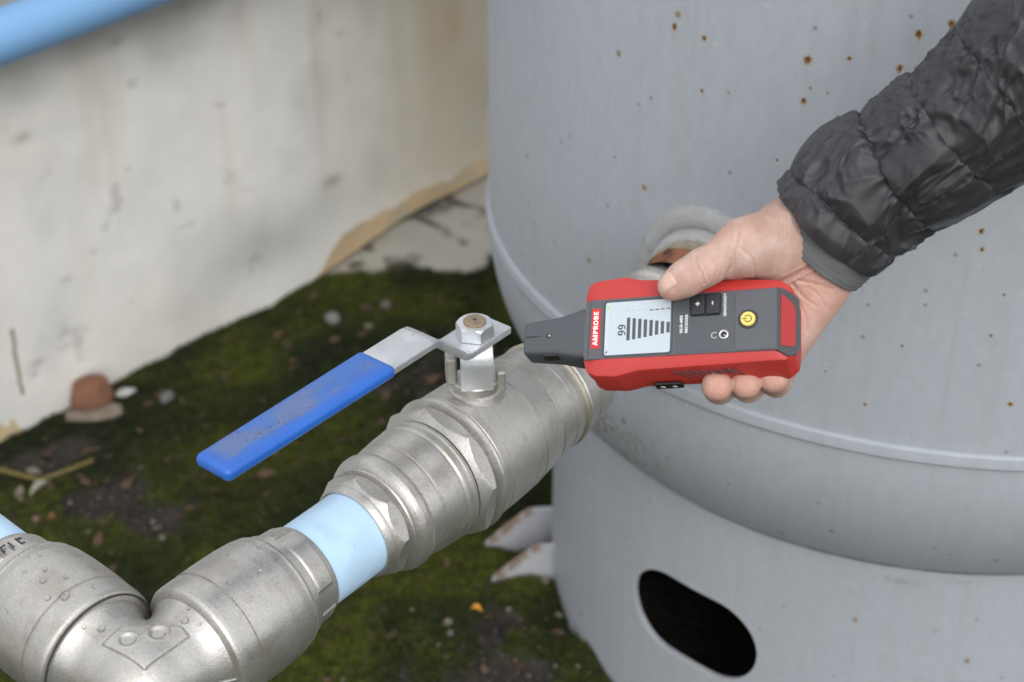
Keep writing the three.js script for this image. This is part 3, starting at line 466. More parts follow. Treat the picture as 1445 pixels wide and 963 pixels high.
    if (fbm(u * 110, q * 26, 24, 2) > 0.72) c = lerp3(c, [0.24, 0.20, 0.22], 0.55 * top * sstep(0.45, 0.62, fbm(u * 9, q * 3, 44, 2)));
    return c;
  }, true);
  const gg = new RoundedBoxGeometry(0.0345, 0.158, 0.0098, 5, 0.0042), gp = gg.attributes.position, gu = gg.attributes.uv;
  for (let i = 0; i < gp.count; i++) { let x = gp.getX(i), y = gp.getY(i); const k = sstep(0.062, 0.0792, Math.abs(y)); if (y > 0) x *= 1 - 0.10 * k * k; gp.setX(i, x); gu.setXY(i, clamp((y + 0.079) / 0.158), clamp((x + 0.01725) / 0.0345)); }
  gg.computeVertexNormals(); gg.translate(-0.0012, 0.3905 + 0.077, -0.1295);
  mesh('lever_grip', gg, new THREE.MeshPhysicalMaterial({ map: gripTex, roughness: 0.38, clearcoat: 0.25, clearcoatRoughness: 0.4, bumpMap: castBump, bumpScale: 0.0002 }), v);
}
{ // adapter between valve and blue pipe
  const c = axial('pipe_adapter', 'ribbed cast metal adapter with a hexagon nut between valve and blue pipe', 'pipe fitting');
  const nut = facets(0.4055, 0.4205, 8, 0.0388, 0.0375, 0.8, 0.15);
  mesh('adapter_body', turned([[0.338, 0.04], [0.3405, 0.0478], [0.3415, 0.0494], [0.3445, 0.0500], [0.3455, 0.0488], [0.3475, 0.0488], [0.349, 0.0496], [0.3515, 0.0496], [0.353, 0.0484], [0.3545, 0.0484], [0.3555, 0.0490], [0.362, 0.0488], [0.3740, 0.0475], [0.3748, 0.0464], [0.3760, 0.0464], [0.3768, 0.0471], [0.388, 0.0455], [0.3885, 0.0466], [0.392, 0.0478], [0.3965, 0.0476], [0.400, 0.0462], [0.4025, 0.0436], [0.4035, 0.0415], [0.405, 0.0405]], { n: 160, step: 0.0009, wob: 0.00008 }), castMetal, c);
  mesh('hex_nut', turned([[0.4045, 0.039], [0.4055, 0.0435], [0.4205, 0.0435], [0.421, 0.0378], [0.4225, 0.0376], [0.425, 0.0366], [0.4268, 0.0352], [0.4268, 0.0333]], { n: 192, step: 0.0006, shape: nut, crease: 22, wob: 0.00008 }), castMetal, c);
  const p = axial('water_pipe', 'short pale blue plastic pipe between the valve adapter and the metal elbow', 'pipe', 'pale blue pipes in the pipe run');
  mesh('pipe', turned([[0.405, 0.0335], [0.5, 0.0335]], { n: 96, uvScale: 0.21 }), pipeBlue, p);
}
// elbow: two sleeves at right angles on a rounded body
const KT = 0.6241, K = T.clone().addScaledVector(AX, KT), BX = V(-0.76795, 0.08029, -0.63546).normalize(), UP = V().crossVectors(BX, AX).normalize(); if (UP.y < 0) UP.negate();
{
  const e = thing('pipe_elbow', 'grey cast metal elbow fitting with water drops, joining two blue pipes at bottom left', 'pipe elbow');
  e.position.copy(K);
  const A1 = AX.clone().negate();                                     // from the corner towards the tank
  const pad = (t, a, r) => { // raised bands on the neck
    const k = ((a % (2 * Math.PI)) + 2 * Math.PI) % (2 * Math.PI);
    if (t > 0.1275 && t < 0.1425) for (const [c, w] of [[-0.75, 0.62], [0.9, 0.5], [2.4, 0.62], [4.0, 0.5]]) { const d = Math.abs(((k - c + Math.PI) % (2 * Math.PI) + 2 * Math.PI) % (2 * Math.PI) - Math.PI); r += 0.0011 * (1 - sstep(w - 0.02, w + 0.02, d)) * sstep(0.1275, 0.1281, t) * (1 - sstep(0.1417, 0.1425, t)); }
    return r;
  };
  const prof = [[0.0425, 0.030], [0.0435, 0.0395], [0.0445, 0.0437], [0.0455, 0.0452], [0.0475, 0.0462], [0.0505, 0.0465], [0.0622, 0.0466], [0.0628, 0.0456], [0.0642, 0.0456], [0.0648, 0.0469], [0.078, 0.0471], [0.095, 0.0469], [0.108, 0.0459], [0.1135, 0.0447], [0.1142, 0.0436], [0.1155, 0.0436], [0.116, 0.0443], [0.1185, 0.0430], [0.1195, 0.0410], [0.1248, 0.0405], [0.1258, 0.0382], [0.127, 0.0372], [0.143, 0.0362], [0.1455, 0.0357], [0.147, 0.0349], [0.1475, 0.0334]];
  const sleeve = turned(prof, { n: 160, step: 0.0009, shape: pad, wob: 0.00008, crease: 26 });
  const frame = (dir) => { const x = V().crossVectors(dir, UP).normalize(); return new THREE.Quaternion().setFromRotationMatrix(new THREE.Matrix4().makeBasis(x, dir, V().crossVectors(x, dir))); };
  const s1 = mesh('sleeve', sleeve, castMetal, e), s2 = mesh('sleeve', sleeve, castMetal, e);
  s1.quaternion.copy(frame(A1)); s2.quaternion.copy(frame(BX));
  // body
  const plate = [[-0.0145, -0.0085], [0.0215, -0.0122], [0.0236, 0.0125], [0.0135, 0.0192], [0.0035, 0.0319], [-0.0134, 0.0301]];
  const plateD = (p, q) => { let d = -1; for (let i = 0; i < plate.length; i++) { const [ax, ay] = plate[i], [bx, by] = plate[(i + 1) % plate.length], l = Math.hypot(bx - ax, by - ay); d = Math.max(d, ((p - ax) * (by - ay) - (q - ay) * (bx - ax)) / l); } return d; };
  const R0 = 0.0338;
  const arm = (along, side, h) => { // a pipe of radius R0 that flares into its sleeve
    const r = R0 + 0.0082 * Math.pow(sstep(0.026, 0.05, along), 1.7); const dr = Math.hypot(side, h) - r;
    if (along < 0) return Math.hypot(Math.hypot(side, h), along) - R0;
    return along > 0.046 ? Math.max(dr, along - 0.046) : dr;
  };
  const sdf = (x, y, z) => {
    const p = x * BX.x + y * BX.y + z * BX.z, q = x * A1.x + y * A1.y + z * A1.z, h = x * UP.x + y * UP.y + z * UP.z;
    let d = smin(arm(p, q, h), arm(q, p, h), 0.004);
    if (h > 0.01) { const k = plateD(p, q); d -= 0.0022 * (1 - sstep(-0.0010, 0.0005, k)); for (const [a, b] of [[0.0104, -0.0003], [0.0014, 0.0165]]) { const r = Math.hypot(p - a, q - b); d += 0.0015 * (1 - sstep(0.0035, 0.0062, r)) - 0.0004 * Math.exp(-(((r - 0.0068) / 0.001) ** 2)); } }
    d -= 0.0011 * Math.exp(-((h / 0.0012) ** 2));                      // parting line of the casting
    return d;
  };
  const g = surfaceNet(sdf, V(-0.075, -0.05, -0.075), V(0.075, 0.05, 0.075), 0.0011);
  const P = g.attributes.position, N = g.attributes.normal, uv = []; for (let i = 0; i < P.count; i++) { const v = V().fromBufferAttribute(P, i); const p = v.dot(BX), q = v.dot(A1), h = v.dot(UP); uv.push((p + h * 0.45) / 0.15, (q + h * 0.8) / 0.15); } g.setAttribute('uv', new THREE.Float32BufferAttribute(uv, 2));
  mesh('elbow_body', g, castMetal, e);
  mesh('gasket', new THREE.TorusGeometry(0.0437, 0.0007, 8, 120), M({ color: lin(0.03, 0.03, 0.03), roughness: 0.7 }), e).position.copy(BX).multiplyScalar(0.0432);
  e.children[e.children.length - 1].quaternion.setFromUnitVectors(V(0, 0, 1), BX);
  // worn dark stamping on the sleeve neck, as short strokes
  const ink = M({ color: lin(0.05, 0.05, 0.055), roughness: 0.8 });
  const stampAt = (dir, s, a, r) => { const fr = frame(dir); return V(r * Math.cos(a), s, r * Math.sin(a)).applyQuaternion(fr); };
  const strokes = []; for (const [s, a, w, l] of [[0.133, 1.9, 0.0014, 0.008], [0.136, 1.83, 0.005, 0.0013], [0.134, 1.7, 0.0013, 0.006], [0.1365, 1.64, 0.004, 0.0012], [0.1335, 1.52, 0.0013, 0.007], [0.1335, 1.36, 0.0013, 0.008], [0.1365, 1.3, 0.004, 0.0012], [0.1305, 1.32, 0.003, 0.0012]]) {
    const c = stampAt(BX, s, a, 0.0383), nrm = c.clone().addScaledVector(BX, -s).normalize(), tan = V().crossVectors(BX, nrm); const b = new THREE.BoxGeometry(w, l, 0.0006); b.applyMatrix4(new THREE.Matrix4().makeBasis(tan, BX, nrm).setPosition(c)); strokes.push(b);
  }
  mesh('stamped_marks', flat(strokes), ink, e);
  // water drops
  const dropG = new THREE.SphereGeometry(1, 18, 10, 0, 6.2832, 0, 1.57), water = new THREE.MeshPhysicalMaterial({ color: 0xffffff, roughness: 0.03, transmission: 1, ior: 1.33, thickness: 0.003 });
  const drop = (P0, nrm, r) => { const m = mesh('water_drop', dropG, water, e); m.position.copy(P0).addScaledVector(nrm, -0.0002); m.quaternion.setFromUnitVectors(V(0, 1, 0), nrm); r *= 1.2; m.scale.set(r * rr(0.85, 1.2), r * 0.6, r * rr(0.85, 1.2)); };
  const onSleeve = (dir, s, a, r) => { const rad = s > 0.12 ? 0.0405 : 0.047, c = stampAt(dir, s, a, rad); drop(c, c.clone().addScaledVector(dir, -s).normalize(), r); };
  const top = Math.PI / 2;
  for (const [s, a, r] of [[0.062, 0.18, 0.0028], [0.074, -0.05, 0.0016], [0.083, 0.2, 0.002], [0.09, 0.05, 0.0017], [0.07, 0.35, 0.0019], [0.1, 0.25, 0.0014], [0.105, -0.1, 0.0015], [0.055, -0.2, 0.0013], [0.112, 0.32, 0.0012]]) onSleeve(BX, s, top + a, r);
  for (const [s, a, r] of [[0.072, -0.15, 0.0021], [0.093, -0.3, 0.0019], [0.1, -0.22, 0.0024], [0.098, -0.1, 0.0014], [0.086, -0.28, 0.0012], [0.11, 0.12, 0.0013], [0.105, 0.35, 0.0011], [0.09, 0.3, 0.001]]) onSleeve(A1, s, top + a, r);
  for (const [p, q, r] of [[0.032, -0.004, 0.0024], [0.038, 0.008, 0.0018], [0.04, -0.012, 0.0014], [-0.003, 0.036, 0.0022], [0.001, 0.043, 0.0016], [-0.012, 0.04, 0.0013]]) {
    let h = 0.046; const pos = hh => V().addScaledVector(BX, p).addScaledVector(A1, q).addScaledVector(UP, hh); while (h > 0.02) { const v = pos(h); if (sdf(v.x, v.y, v.z) < 0) break; h -= 0.0002; }
    const v = pos(h), n = V(sdf(v.x + 1e-3, v.y, v.z) - sdf(v.x - 1e-3, v.y, v.z), sdf(v.x, v.y + 1e-3, v.z) - sdf(v.x, v.y - 1e-3, v.z), sdf(v.x, v.y, v.z + 1e-3) - sdf(v.x, v.y, v.z - 1e-3)).normalize(); drop(v, n, r);
  }
  const p2 = thing('water_pipe', 'pale blue plastic pipe entering the elbow from the left edge of the photo', 'pipe', 'pale blue pipes in the pipe run');
  p2.position.copy(K); const q2 = mesh('pipe', turned([[0.12, 0.0335], [1.1, 0.0335]], { n: 96, step: 0.3, uvScale: 0.21 }), pipeBlue, p2); q2.quaternion.setFromUnitVectors(V(0, 1, 0), BX);
}
// ---------------------------------------------------------------- leak detector held in front of the pipe (local: x along it, y across its face, z out of the face)
const DEV = thing('leak_detector', 'red and grey handheld meter with a lit screen, held over the pipe', 'handheld meter');
{
  const d = DEV, mm = 0.001;
  d.position.set(0.112, 0.8224, -0.9126);
  d.quaternion.setFromRotationMatrix(new THREE.Matrix4().makeBasis(V(0.9446, 0.2206, 0.2431), V(0.0634, 0.604, -0.7944), V(-0.3221, 0.7658, 0.5566)));
  const P = (pts) => pts.map(([x, y]) => [x * mm, y * mm]);
  const pl = makeTex(256, 256, (u, v) => { const h = 0.5 * noise(u * 90, v * 90, 5, 90) + 0.5 * noise(u * 180, v * 180, 6, 180); return [h, h, h]; });
  const uvXY = (g, k = 1 / 0.03) => { const p = g.attributes.position, t = []; for (let i = 0; i < p.count; i++) t.push((p.getX(i) + p.getZ(i) * 0.5) * k, (p.getY(i) + p.getZ(i) * 0.7) * k); g.setAttribute('uv', new THREE.Float32BufferAttribute(t, 2)); return g; };
  const smudge = makeTex(512, 512, (u, v) => { const h = 0.6 + 0.4 * fbm(u * 5, v * 5, 3, 5, 5) + (noise(u * 60, v * 9, 3) > 0.93 ? -0.15 : 0); return [h, h, h]; });
  const red = M({ color: lin(0.50, 0.04, 0.034), roughness: 0.62, roughnessMap: smudge, bumpMap: pl, bumpScale: 0.00008 });
  const grey = M({ color: lin(0.094, 0.1, 0.112), roughness: 0.66, roughnessMap: smudge, bumpMap: pl, bumpScale: 0.00006 });
  const dark = M({ color: lin(0.035, 0.038, 0.045), roughness: 0.5 });
  const black = M({ color: lin(0.012, 0.012, 0.014), roughness: 0.45 });
  const white = M({ color: lin(0.75, 0.75, 0.75), roughness: 0.6 });
  // hull: rings of one outline, each pulled in and set back by its own amount
  const out = [[-68.5, 30], [-66, 38.2], [-59, 40], [-42, 41.5], [-31, 38.6], [-10, 37.2], [35, 34.2], [62, 31.6], [68.5, 28.5], [72.2, 20], [72.4, -10], [71.6, -18.5], [66, -23.4], [52, -24], [-31, -25.8], [-46, -29.2], [-60, -28.2], [-66, -25], [-68.5, -18]];
  const round = (pts, r) => polyShape(pts, r).getPoints(4);
  const base = round(out, 2.0);
  const area = base.reduce((s, p, i) => { const q = base[(i + 1) % base.length]; return s + p.x * q.y - q.x * p.y; }, 0), sg = area > 0 ? 1 : -1;
  const ins = k => base.map(p => [3 + (p.x - 3) * (1 - k / 71), 5.5 + (p.y - 5.5) * (1 - k / 33)]);
  const levels = [[9, 0.25], [1.2, -2.5], [0.35, -3.1], [0, -4.4], [0.1, -12], [1.2, -20], [0.6, -28], [2.5, -34], [7, -37.5], [14, -38.5]];
  {
    const pos = [], ix = [], n = base.length;
    for (const [k, z] of levels) for (const [x, y] of ins(k)) { const e = Math.max(0, x - 59.5), rail = sstep(19, 27, Math.abs(y - 4)); pos.push(x * mm, (y - (y < 0 ? mix(2.2, 4.6, sstep(-36, -8, x)) * sstep(5, 24, -z) * sstep(0, 18, -y) : 0)) * mm, (z > -12 ? Math.max(-12.5, z - e * mix(0.78, 0.28, rail)) : z) * mm); }
    for (let l = 0; l < levels.length - 1; l++) for (let i = 0; i < n; i++) { const a = l * n + i, b = l * n + (i + 1) % n, c = a + n, e = b + n; if (sg > 0) ix.push(a, c, b, b, c, e); else ix.push(a, b, c, b, e, c); }
    for (const [l, f] of [[0, 1], [levels.length - 1, -1]]) { const c = pos.length / 3; pos.push(2 * mm, 5 * mm, levels[l][1] * mm); for (let i = 0; i < n; i++) { const a = l * n + i, b = l * n + (i + 1) % n; if (f * sg > 0) ix.push(c, a, b); else ix.push(c, b, a); } }
    const g = new THREE.BufferGeometry(); g.setAttribute('position', new THREE.Float32BufferAttribute(pos, 3)); g.setIndex(ix); g.computeVertexNormals();
    mesh('bumper', uvXY(creased(g, 27)), red, d);
  }
  // grey face
  mesh('front_panel', uvXY(slab(P([[-63.8, 24.6], [-64.4, -17.6], [61.2, -17.8], [61.2, 24.9]]), 0.006, 0.0012, 0.0007).translate(0, 0, -0.005)), grey, d);
  mesh('face_edge', uvXY(slab(P([[-67.6, 22.5], [-66.6, 24.4], [-63.6, 24.5], [-64.2, -17.4], [-67, -17.4], [-68.4, -14], [-69, 4]]), 0.006, 0.0008, 0.0009).translate(0, 0, -0.0062)), grey, d);
  {
    const cv = document.createElement('canvas'); cv.width = 960; cv.height = 1000; const c = cv.getContext('2d'), kx = 960 / 38.6, ky = 1000 / 40;   // 38.6 x 40 mm
    const X = x => (x + 5.4) * kx, Y = y => (23.4 - y) * ky;
    c.fillStyle = '#4f5358'; c.fillRect(0, 0, 960, 1000);
    const up = (s, x, y0, y1, font, h) => { c.save(); c.translate(X(x), Y(y0)); c.rotate(-Math.PI / 2); c.fillStyle = '#f4f6f7'; c.font = `${font} ${h * ky * 1.36}px sans-serif`; const w = c.measureText(s).width; c.scale((y1 - y0) * ky / w, 1); c.fillText(s, 0, 0); c.restore(); };
    up('ULD-405', -0.6, -3.1, 9.4, 'bold', 1.9); up('RECEIVER', 2.8, -3.1, 9.8, 'bold', 1.8); up('SENSITIVITY', 28.2, 6.9, 22.9, 'bold', 1.75);
    const t = new THREE.CanvasTexture(cv); t.colorSpace = THREE.SRGBColorSpace;
    const g = new THREE.ShapeGeometry(polyShape(P([[-5.4, 21.8], [-5.2, -16.6], [33.2, -16.6], [33.2, 23.4]]), 0.002), 6), p = g.attributes.position, u = g.attributes.uv;
    for (let i = 0; i < p.count; i++) u.setXY(i, (p.getX(i) / mm + 5.4) / 38.6, (p.getY(i) / mm + 16.6) / 40);
    mesh('overlay', g.translate(0, 0, 0.0013), M({ map: t, roughness: 0.45 }), d);
  }
  mesh('end_panel', uvXY(slab(P([[33.9, 23.9], [33.9, -17.0], [60.4, -17.1], [60.4, 24.2]]), 0.0006, 0.0015, 0.0002, 1).translate(0, 0, 0.0008)), grey, d);
  // sloping end with a red patch set in a dark frame
  {
    const quad = (pts, th) => { const a = pts.map(q => V(...q).multiplyScalar(mm)), nrm = V().subVectors(a[1], a[0]).cross(V().subVectors(a[2], a[0])).normalize(); if (nrm.z < 0) nrm.negate(); const pos = []; const top = a, bot = a.map(q => q.clone().addScaledVector(nrm, -th)); const n = a.length; const tri = (p, q, r) => { const m = V().subVectors(q, p).cross(V().subVectors(r, p)); pos.push(...p.toArray(), ...q.toArray(), ...r.toArray()); }; const c = top.reduce((s, q) => s.add(q), V()).multiplyScalar(1 / n); for (let i = 0; i < n; i++) { const j = (i + 1) % n; tri(c, top[i], top[j]); tri(top[i], bot[i], bot[j]); tri(top[i], bot[j], top[j]); } const g = new THREE.BufferGeometry(); g.setAttribute('position', new THREE.Float32BufferAttribute(pos, 3)); g.computeVertexNormals(); return uvXY(g); };
    const zAt = x => 0.9 - (x - 61) * 0.66;
    const fr = [[61, -17.8], [61, 24.9], [65, 24.6], [69.5, 22.4], [74, 18.5], [74.6, -13], [73.2, -18.5], [68.5, -21]].map(([x, y]) => [x, y, zAt(x)]);
    mesh('end_frame', quad(fr, 0.004), M({ color: lin(0.05, 0.054, 0.062), roughness: 0.45, side: THREE.DoubleSide }), d);
    const pa = [[63.4, -14.6], [63.6, 20.6], [67, 18.4], [70.6, 14.4], [71.8, 10.5], [71.8, -12], [70.6, -14.6]].map(([x, y]) => [x, y, zAt(x) + 0.6]);
    mesh('end_patch', quad(pa, 0.0006), M({ color: lin(0.37, 0.022, 0.022), roughness: 0.55, side: THREE.DoubleSide }), d);
  }
  // antenna
  {
    const ring = (x, y0, y1, z0, z1, r) => { const q = []; for (let i = 0; i < 40; i++) { const a = i / 40 * 2 * Math.PI, c = Math.cos(a), s = Math.sin(a), e = 2 / 6.5; q.push([x, (y0 + y1) / 2 + (y1 - y0) / 2 * Math.sign(c) * Math.pow(Math.abs(c), e), (z0 + z1) / 2 + (z1 - z0) / 2 * Math.sign(s) * Math.pow(Math.abs(s), e)]); } return q; };
    const secs = [[-111.9, -5.5, 10.5, -8, -21], [-111.7, -8.2, 12.6, -5, -24], [-110.5, -9.4, 13.8, -3.4, -25], [-98, -10.6, 15, -2.2, -26], [-88, -11.4, 15.9, -1.4, -28], [-78, -13.6, 18.4, -0.9, -30], [-67, -15.6, 22, -0.6, -32], [-60, -15.6, 22, -0.8, -32]];
    const pos = [], ix = []; secs.forEach(s => ring(...s).forEach(q => pos.push(q[0] * mm, q[1] * mm, q[2] * mm)));
    for (let l = 0; l < secs.length - 1; l++) for (let i = 0; i < 40; i++) { const a = l * 40 + i, b = l * 40 + (i + 1) % 40; ix.push(a, b, a + 40, b, b + 40, a + 40); }
    const c = pos.length / 3; pos.push(-112 * mm, 2.5 * mm, -14 * mm); for (let i = 0; i < 40; i++) ix.push(c, (i + 1) % 40, i);
    const g = new THREE.BufferGeometry(); g.setAttribute('position', new THREE.Float32BufferAttribute(pos, 3)); g.setIndex(ix); g.computeVertexNormals();
    const an = mesh('antenna', uvXY(creased(g, 34)), M({ color: lin(0.07, 0.076, 0.086), roughness: 0.5, side: THREE.DoubleSide }), d);
    mesh('groove', rounded(13.5 * mm, 0.35 * mm, 0.5 * mm, 0.0001).translate(-103 * mm, 2.3 * mm, -2.5 * mm), black, an);
    mesh('sensor_hole', new THREE.CylinderGeometry(1.5 * mm, 1.5 * mm, 0.8 * mm, 24).rotateX(Math.PI / 2).translate(-93.2 * mm, 1.9 * mm, -1.75 * mm), black, an);
    mesh('led', new THREE.SphereGeometry(0.75 * mm, 14, 10).translate(-92.6 * mm, 1.8 * mm, -1.2 * mm), M({ color: lin(0.6, 0.6, 0.6), roughness: 0.2 }), an);
    mesh('tab', rounded(11 * mm, 3 * mm, 9 * mm, 0.0008).translate(-92.6 * mm, -10.6 * mm, -8 * mm), black, an);
  }
  // screen
  {
    const cv = document.createElement('canvas'); cv.width = 640; cv.height = 540; const c = cv.getContext('2d');       // 44.4 x 37 mm
    const X = x => (x + 53) / 44.4 * 640, Y = y => (21.6 - y) / 37.2 * 540;
    c.fillStyle = '#b7c3ca'; c.fillRect(0, 0, 640, 540); c.fillStyle = '#bec8ce'; c.fillRect(0, 0, X(-50.2), 540); c.fillStyle = '#9fb0b6'; c.fillRect(X(-50.3), 0, 2, 540);
    c.fillStyle = '#3f4446';
    for (let i = 0; i < 8; i++) { const x0 = -38.2 + i * 3.84, t = i / 7; c.fillRect(X(x0), Y(mix(10.1, 5.4, t)), 2.3 / 44.4 * 640, (mix(16.1, 7.5, t)) / 37.2 * 540); }
    for (let i = 0; i < 4; i++) c.fillRect(X(-23.1 + i * 3.84), Y(14.9 + i * 0.1), 2.7 / 44.4 * 640, 11);
    c.fillStyle = '#a3b0b7'; for (let i = 0; i < 4; i++) { c.fillRect(X(-39 + i * 3.8), Y(15.2), 34, 8); }
    c.save(); c.translate(X(-39.1), Y(-2.6)); c.rotate(-Math.PI / 2); c.fillStyle = '#34393b'; c.font = 'bold 103px sans-serif'; c.scale(1.07, 1); c.fillText('99', 0, 0); c.restore();
    c.fillStyle = '#8fd07a'; c.fillRect(X(-52.2), Y(19.4), 20, 42); c.fillStyle = '#2d3133'; c.fillRect(X(-52.3), Y(-13.2), 20, 13); c.fillRect(X(-51.4), Y(-12.4), 7, 24);
    const t = new THREE.CanvasTexture(cv); t.colorSpace = THREE.SRGBColorSpace;
    mesh('screen_bezel', slab(P([[-54.3, 22.9], [-54.3, -16.6], [-7.2, -16.6], [-7.2, 22.9]]), 0.0008, 0.0022, 0.0002, 1).translate(0, 0, 0.0007), M({ color: lin(0.055, 0.06, 0.07), roughness: 0.4 }), d);
    const sh = polyShape(P([[-53, 21.6], [-53, -15.6], [-8.6, -15.6], [-8.6, 21.6]]), 0.0018), g = new THREE.ShapeGeometry(sh, 6), p = g.attributes.position, u = g.attributes.uv;
    for (let i = 0; i < p.count; i++) u.setXY(i, (p.getX(i) / mm + 53) / 44.4, (p.getY(i) / mm + 15.6) / 37.2);
    g.translate(0, 0, 0.00158);
    mesh('screen', g, new THREE.MeshPhysicalMaterial({ map: t, roughness: 0.35, clearcoat: 0.6, clearcoatRoughness: 0.08, emissive: 0xffffff, emissiveMap: t, emissiveIntensity: 0.02 }), d);
  }
  // flat print: text runs up the face
  const print = (name, text, x, y0, y1, h, fg, bg, font = 'bold', z = 0.0016, w = 0) => {
    const L = Math.abs(y1 - y0), cw = 1024, chh = Math.round(1024 * h / L); const cv = document.createElement('canvas'); cv.width = cw; cv.height = chh; const c = cv.getContext('2d');
    if (bg) { c.fillStyle = bg; c.fillRect(0, 0, cw, chh); }
    c.fillStyle = fg; c.font = `${font} ${Math.round(chh * 0.9)}px sans-serif`; c.textBaseline = 'alphabetic'; const tw = c.measureText(text).width, k = (w ? cw * w : cw * 0.98) / tw; c.save(); c.translate(w ? cw * (1 - w) / 2 : cw * 0.01, chh * (bg ? 0.5 + 0.325 * 1.0 : 0.86)); c.scale(k, bg ? 1 : 1.12); c.fillText(text, 0, 0); c.restore();
    const t = new THREE.CanvasTexture(cv); t.colorSpace = THREE.SRGBColorSpace;
    const g = new THREE.PlaneGeometry(L * mm, h * mm); g.rotateZ(Math.PI / 2); g.translate(x * mm, (y0 + y1) / 2 * mm, z);
    return mesh(name, g, M({ map: t, roughness: 0.55, transparent: !bg, alphaTest: bg ? 0 : 0.4 }), d);
  };
  mesh('name_plate', slab(P([[-62.6, 18], [-62.6, -10.2], [-56.6, -10.2], [-56.6, 18]]), 0.0005, 0.0003, 0.0001, 1).translate(0, 0, 0.0008), M({ color: lin(0.6, 0.03, 0.026), roughness: 0.45 }), d);
  print('brand_print', 'AMPROBE', -59.6, -9.0, 16.8, 5.0, '#ffffff', '#cf2b2a', 'bold', 0.00145, 0.94);
  // keys
  mesh('key_frame', slab(P([[4.2, 23.4], [4.2, 8.0], [24.9, 8.0], [24.9, 23.4]]), 0.001, 0.0022, 0.0003, 1).translate(0, 0, 0.001), black, d);
  for (const [x0, x1, s] of [[5, 14.2, '+'], [14.9, 24.1, '-']]) {
    const k = mesh('key', slab(P([[x0, 22.7], [x0, 8.7], [x1, 8.7], [x1, 22.7]]), 0.0022, 0.0018, 0.0005, 2).translate(0, 0, 0.0012), M({ color: lin(0.022, 0.024, 0.03), roughness: 0.5 }), d);
    const bars = [rounded(3 * mm, 0.75 * mm, 0.2 * mm, 0.0001)]; if (s === '+') bars.push(rounded(0.75 * mm, 3 * mm, 0.21 * mm, 0.0001));
    const g = flat(bars); if (s === '-') g.rotateZ(Math.PI / 2).scale(1, 0.85, 1); mesh(s === '+' ? 'plus_sign' : 'minus_sign', g.translate((x0 + x1) / 2 * mm, 15.9 * mm, 3.45 * mm), white, k);
  }
  // power button
  const pb = mesh('button_ring', new THREE.TorusGeometry(5.7 * mm, 0.8 * mm, 10, 48).translate(42.6 * mm, 3.8 * mm, 1.5 * mm), dark, d);
  const pw = mesh('power_button', new THREE.CylinderGeometry(4.7 * mm, 5.0 * mm, 1.6 * mm, 48).rotateX(Math.PI / 2).translate(42.6 * mm, 3.8 * mm, 1.9 * mm), M({ color: lin(0.80, 0.66, 0.16), roughness: 0.45 }), d);
  mesh('power_symbol', flat([new THREE.TorusGeometry(2.3 * mm, 0.32 * mm, 6, 40, 5.2).rotateZ(Math.PI + 0.54).translate(42.6 * mm, 3.8 * mm, 2.7 * mm), rounded(3.0 * mm, 0.62 * mm, 0.3 * mm, 0.0001).translate(40.5 * mm, 3.8 * mm, 2.8 * mm)]), black, pw);
  // earphone jack with its printed ring
  const jk = mesh('jack', new THREE.TorusGeometry(2.6 * mm, 0.75 * mm, 12, 40).translate(26.8 * mm, -5.8 * mm, 1.7 * mm), M({ color: lin(0.72, 0.72, 0.7), metalness: 0.9, roughness: 0.22 }), d);
  mesh('jack_hole', new THREE.CylinderGeometry(2.0 * mm, 2.0 * mm, 0.5 * mm, 30).rotateX(Math.PI / 2).translate(26.8 * mm, -5.8 * mm, 1.6 * mm), black, jk);
  mesh('jack_pin', new THREE.SphereGeometry(0.7 * mm, 12, 8).translate(27.5 * mm, -6.5 * mm, 1.9 * mm), M({ color: lin(0.6, 0.6, 0.6), metalness: 0.8, roughness: 0.3 }), jk);
  mesh('earphone_mark', new THREE.TorusGeometry(1.9 * mm, 0.2 * mm, 6, 30, 5.0).rotateZ(0.7).translate(20.6 * mm, -5.9 * mm, 1.45 * mm), white, d);
  // grip ribs and socket cover on the lower side
  for (let i = 0; i < 7; i++) mesh('grip_rib', rounded(1.6 * mm, 1.4 * mm, 17 * mm, 0.0005).rotateY(-0.62).translate((-3 + i * 6.0) * mm, -26.4 * mm, -14 * mm), M({ color: lin(0.10, 0.05, 0.05), roughness: 0.6 }), d);
  const cov = mesh('socket_cover', rounded(19 * mm, 2.2 * mm, 9 * mm, 0.001).rotateZ(0.0).translate(-15 * mm, -29.2 * mm, -25 * mm), black, d);
  for (const x of [-19, -11]) mesh('cover_mark', rounded(3.2 * mm, 0.3 * mm, 1.1 * mm, 0.0001).rotateY(0.5).translate(x * mm, -30.4 * mm, -25 * mm), white, cov);
}

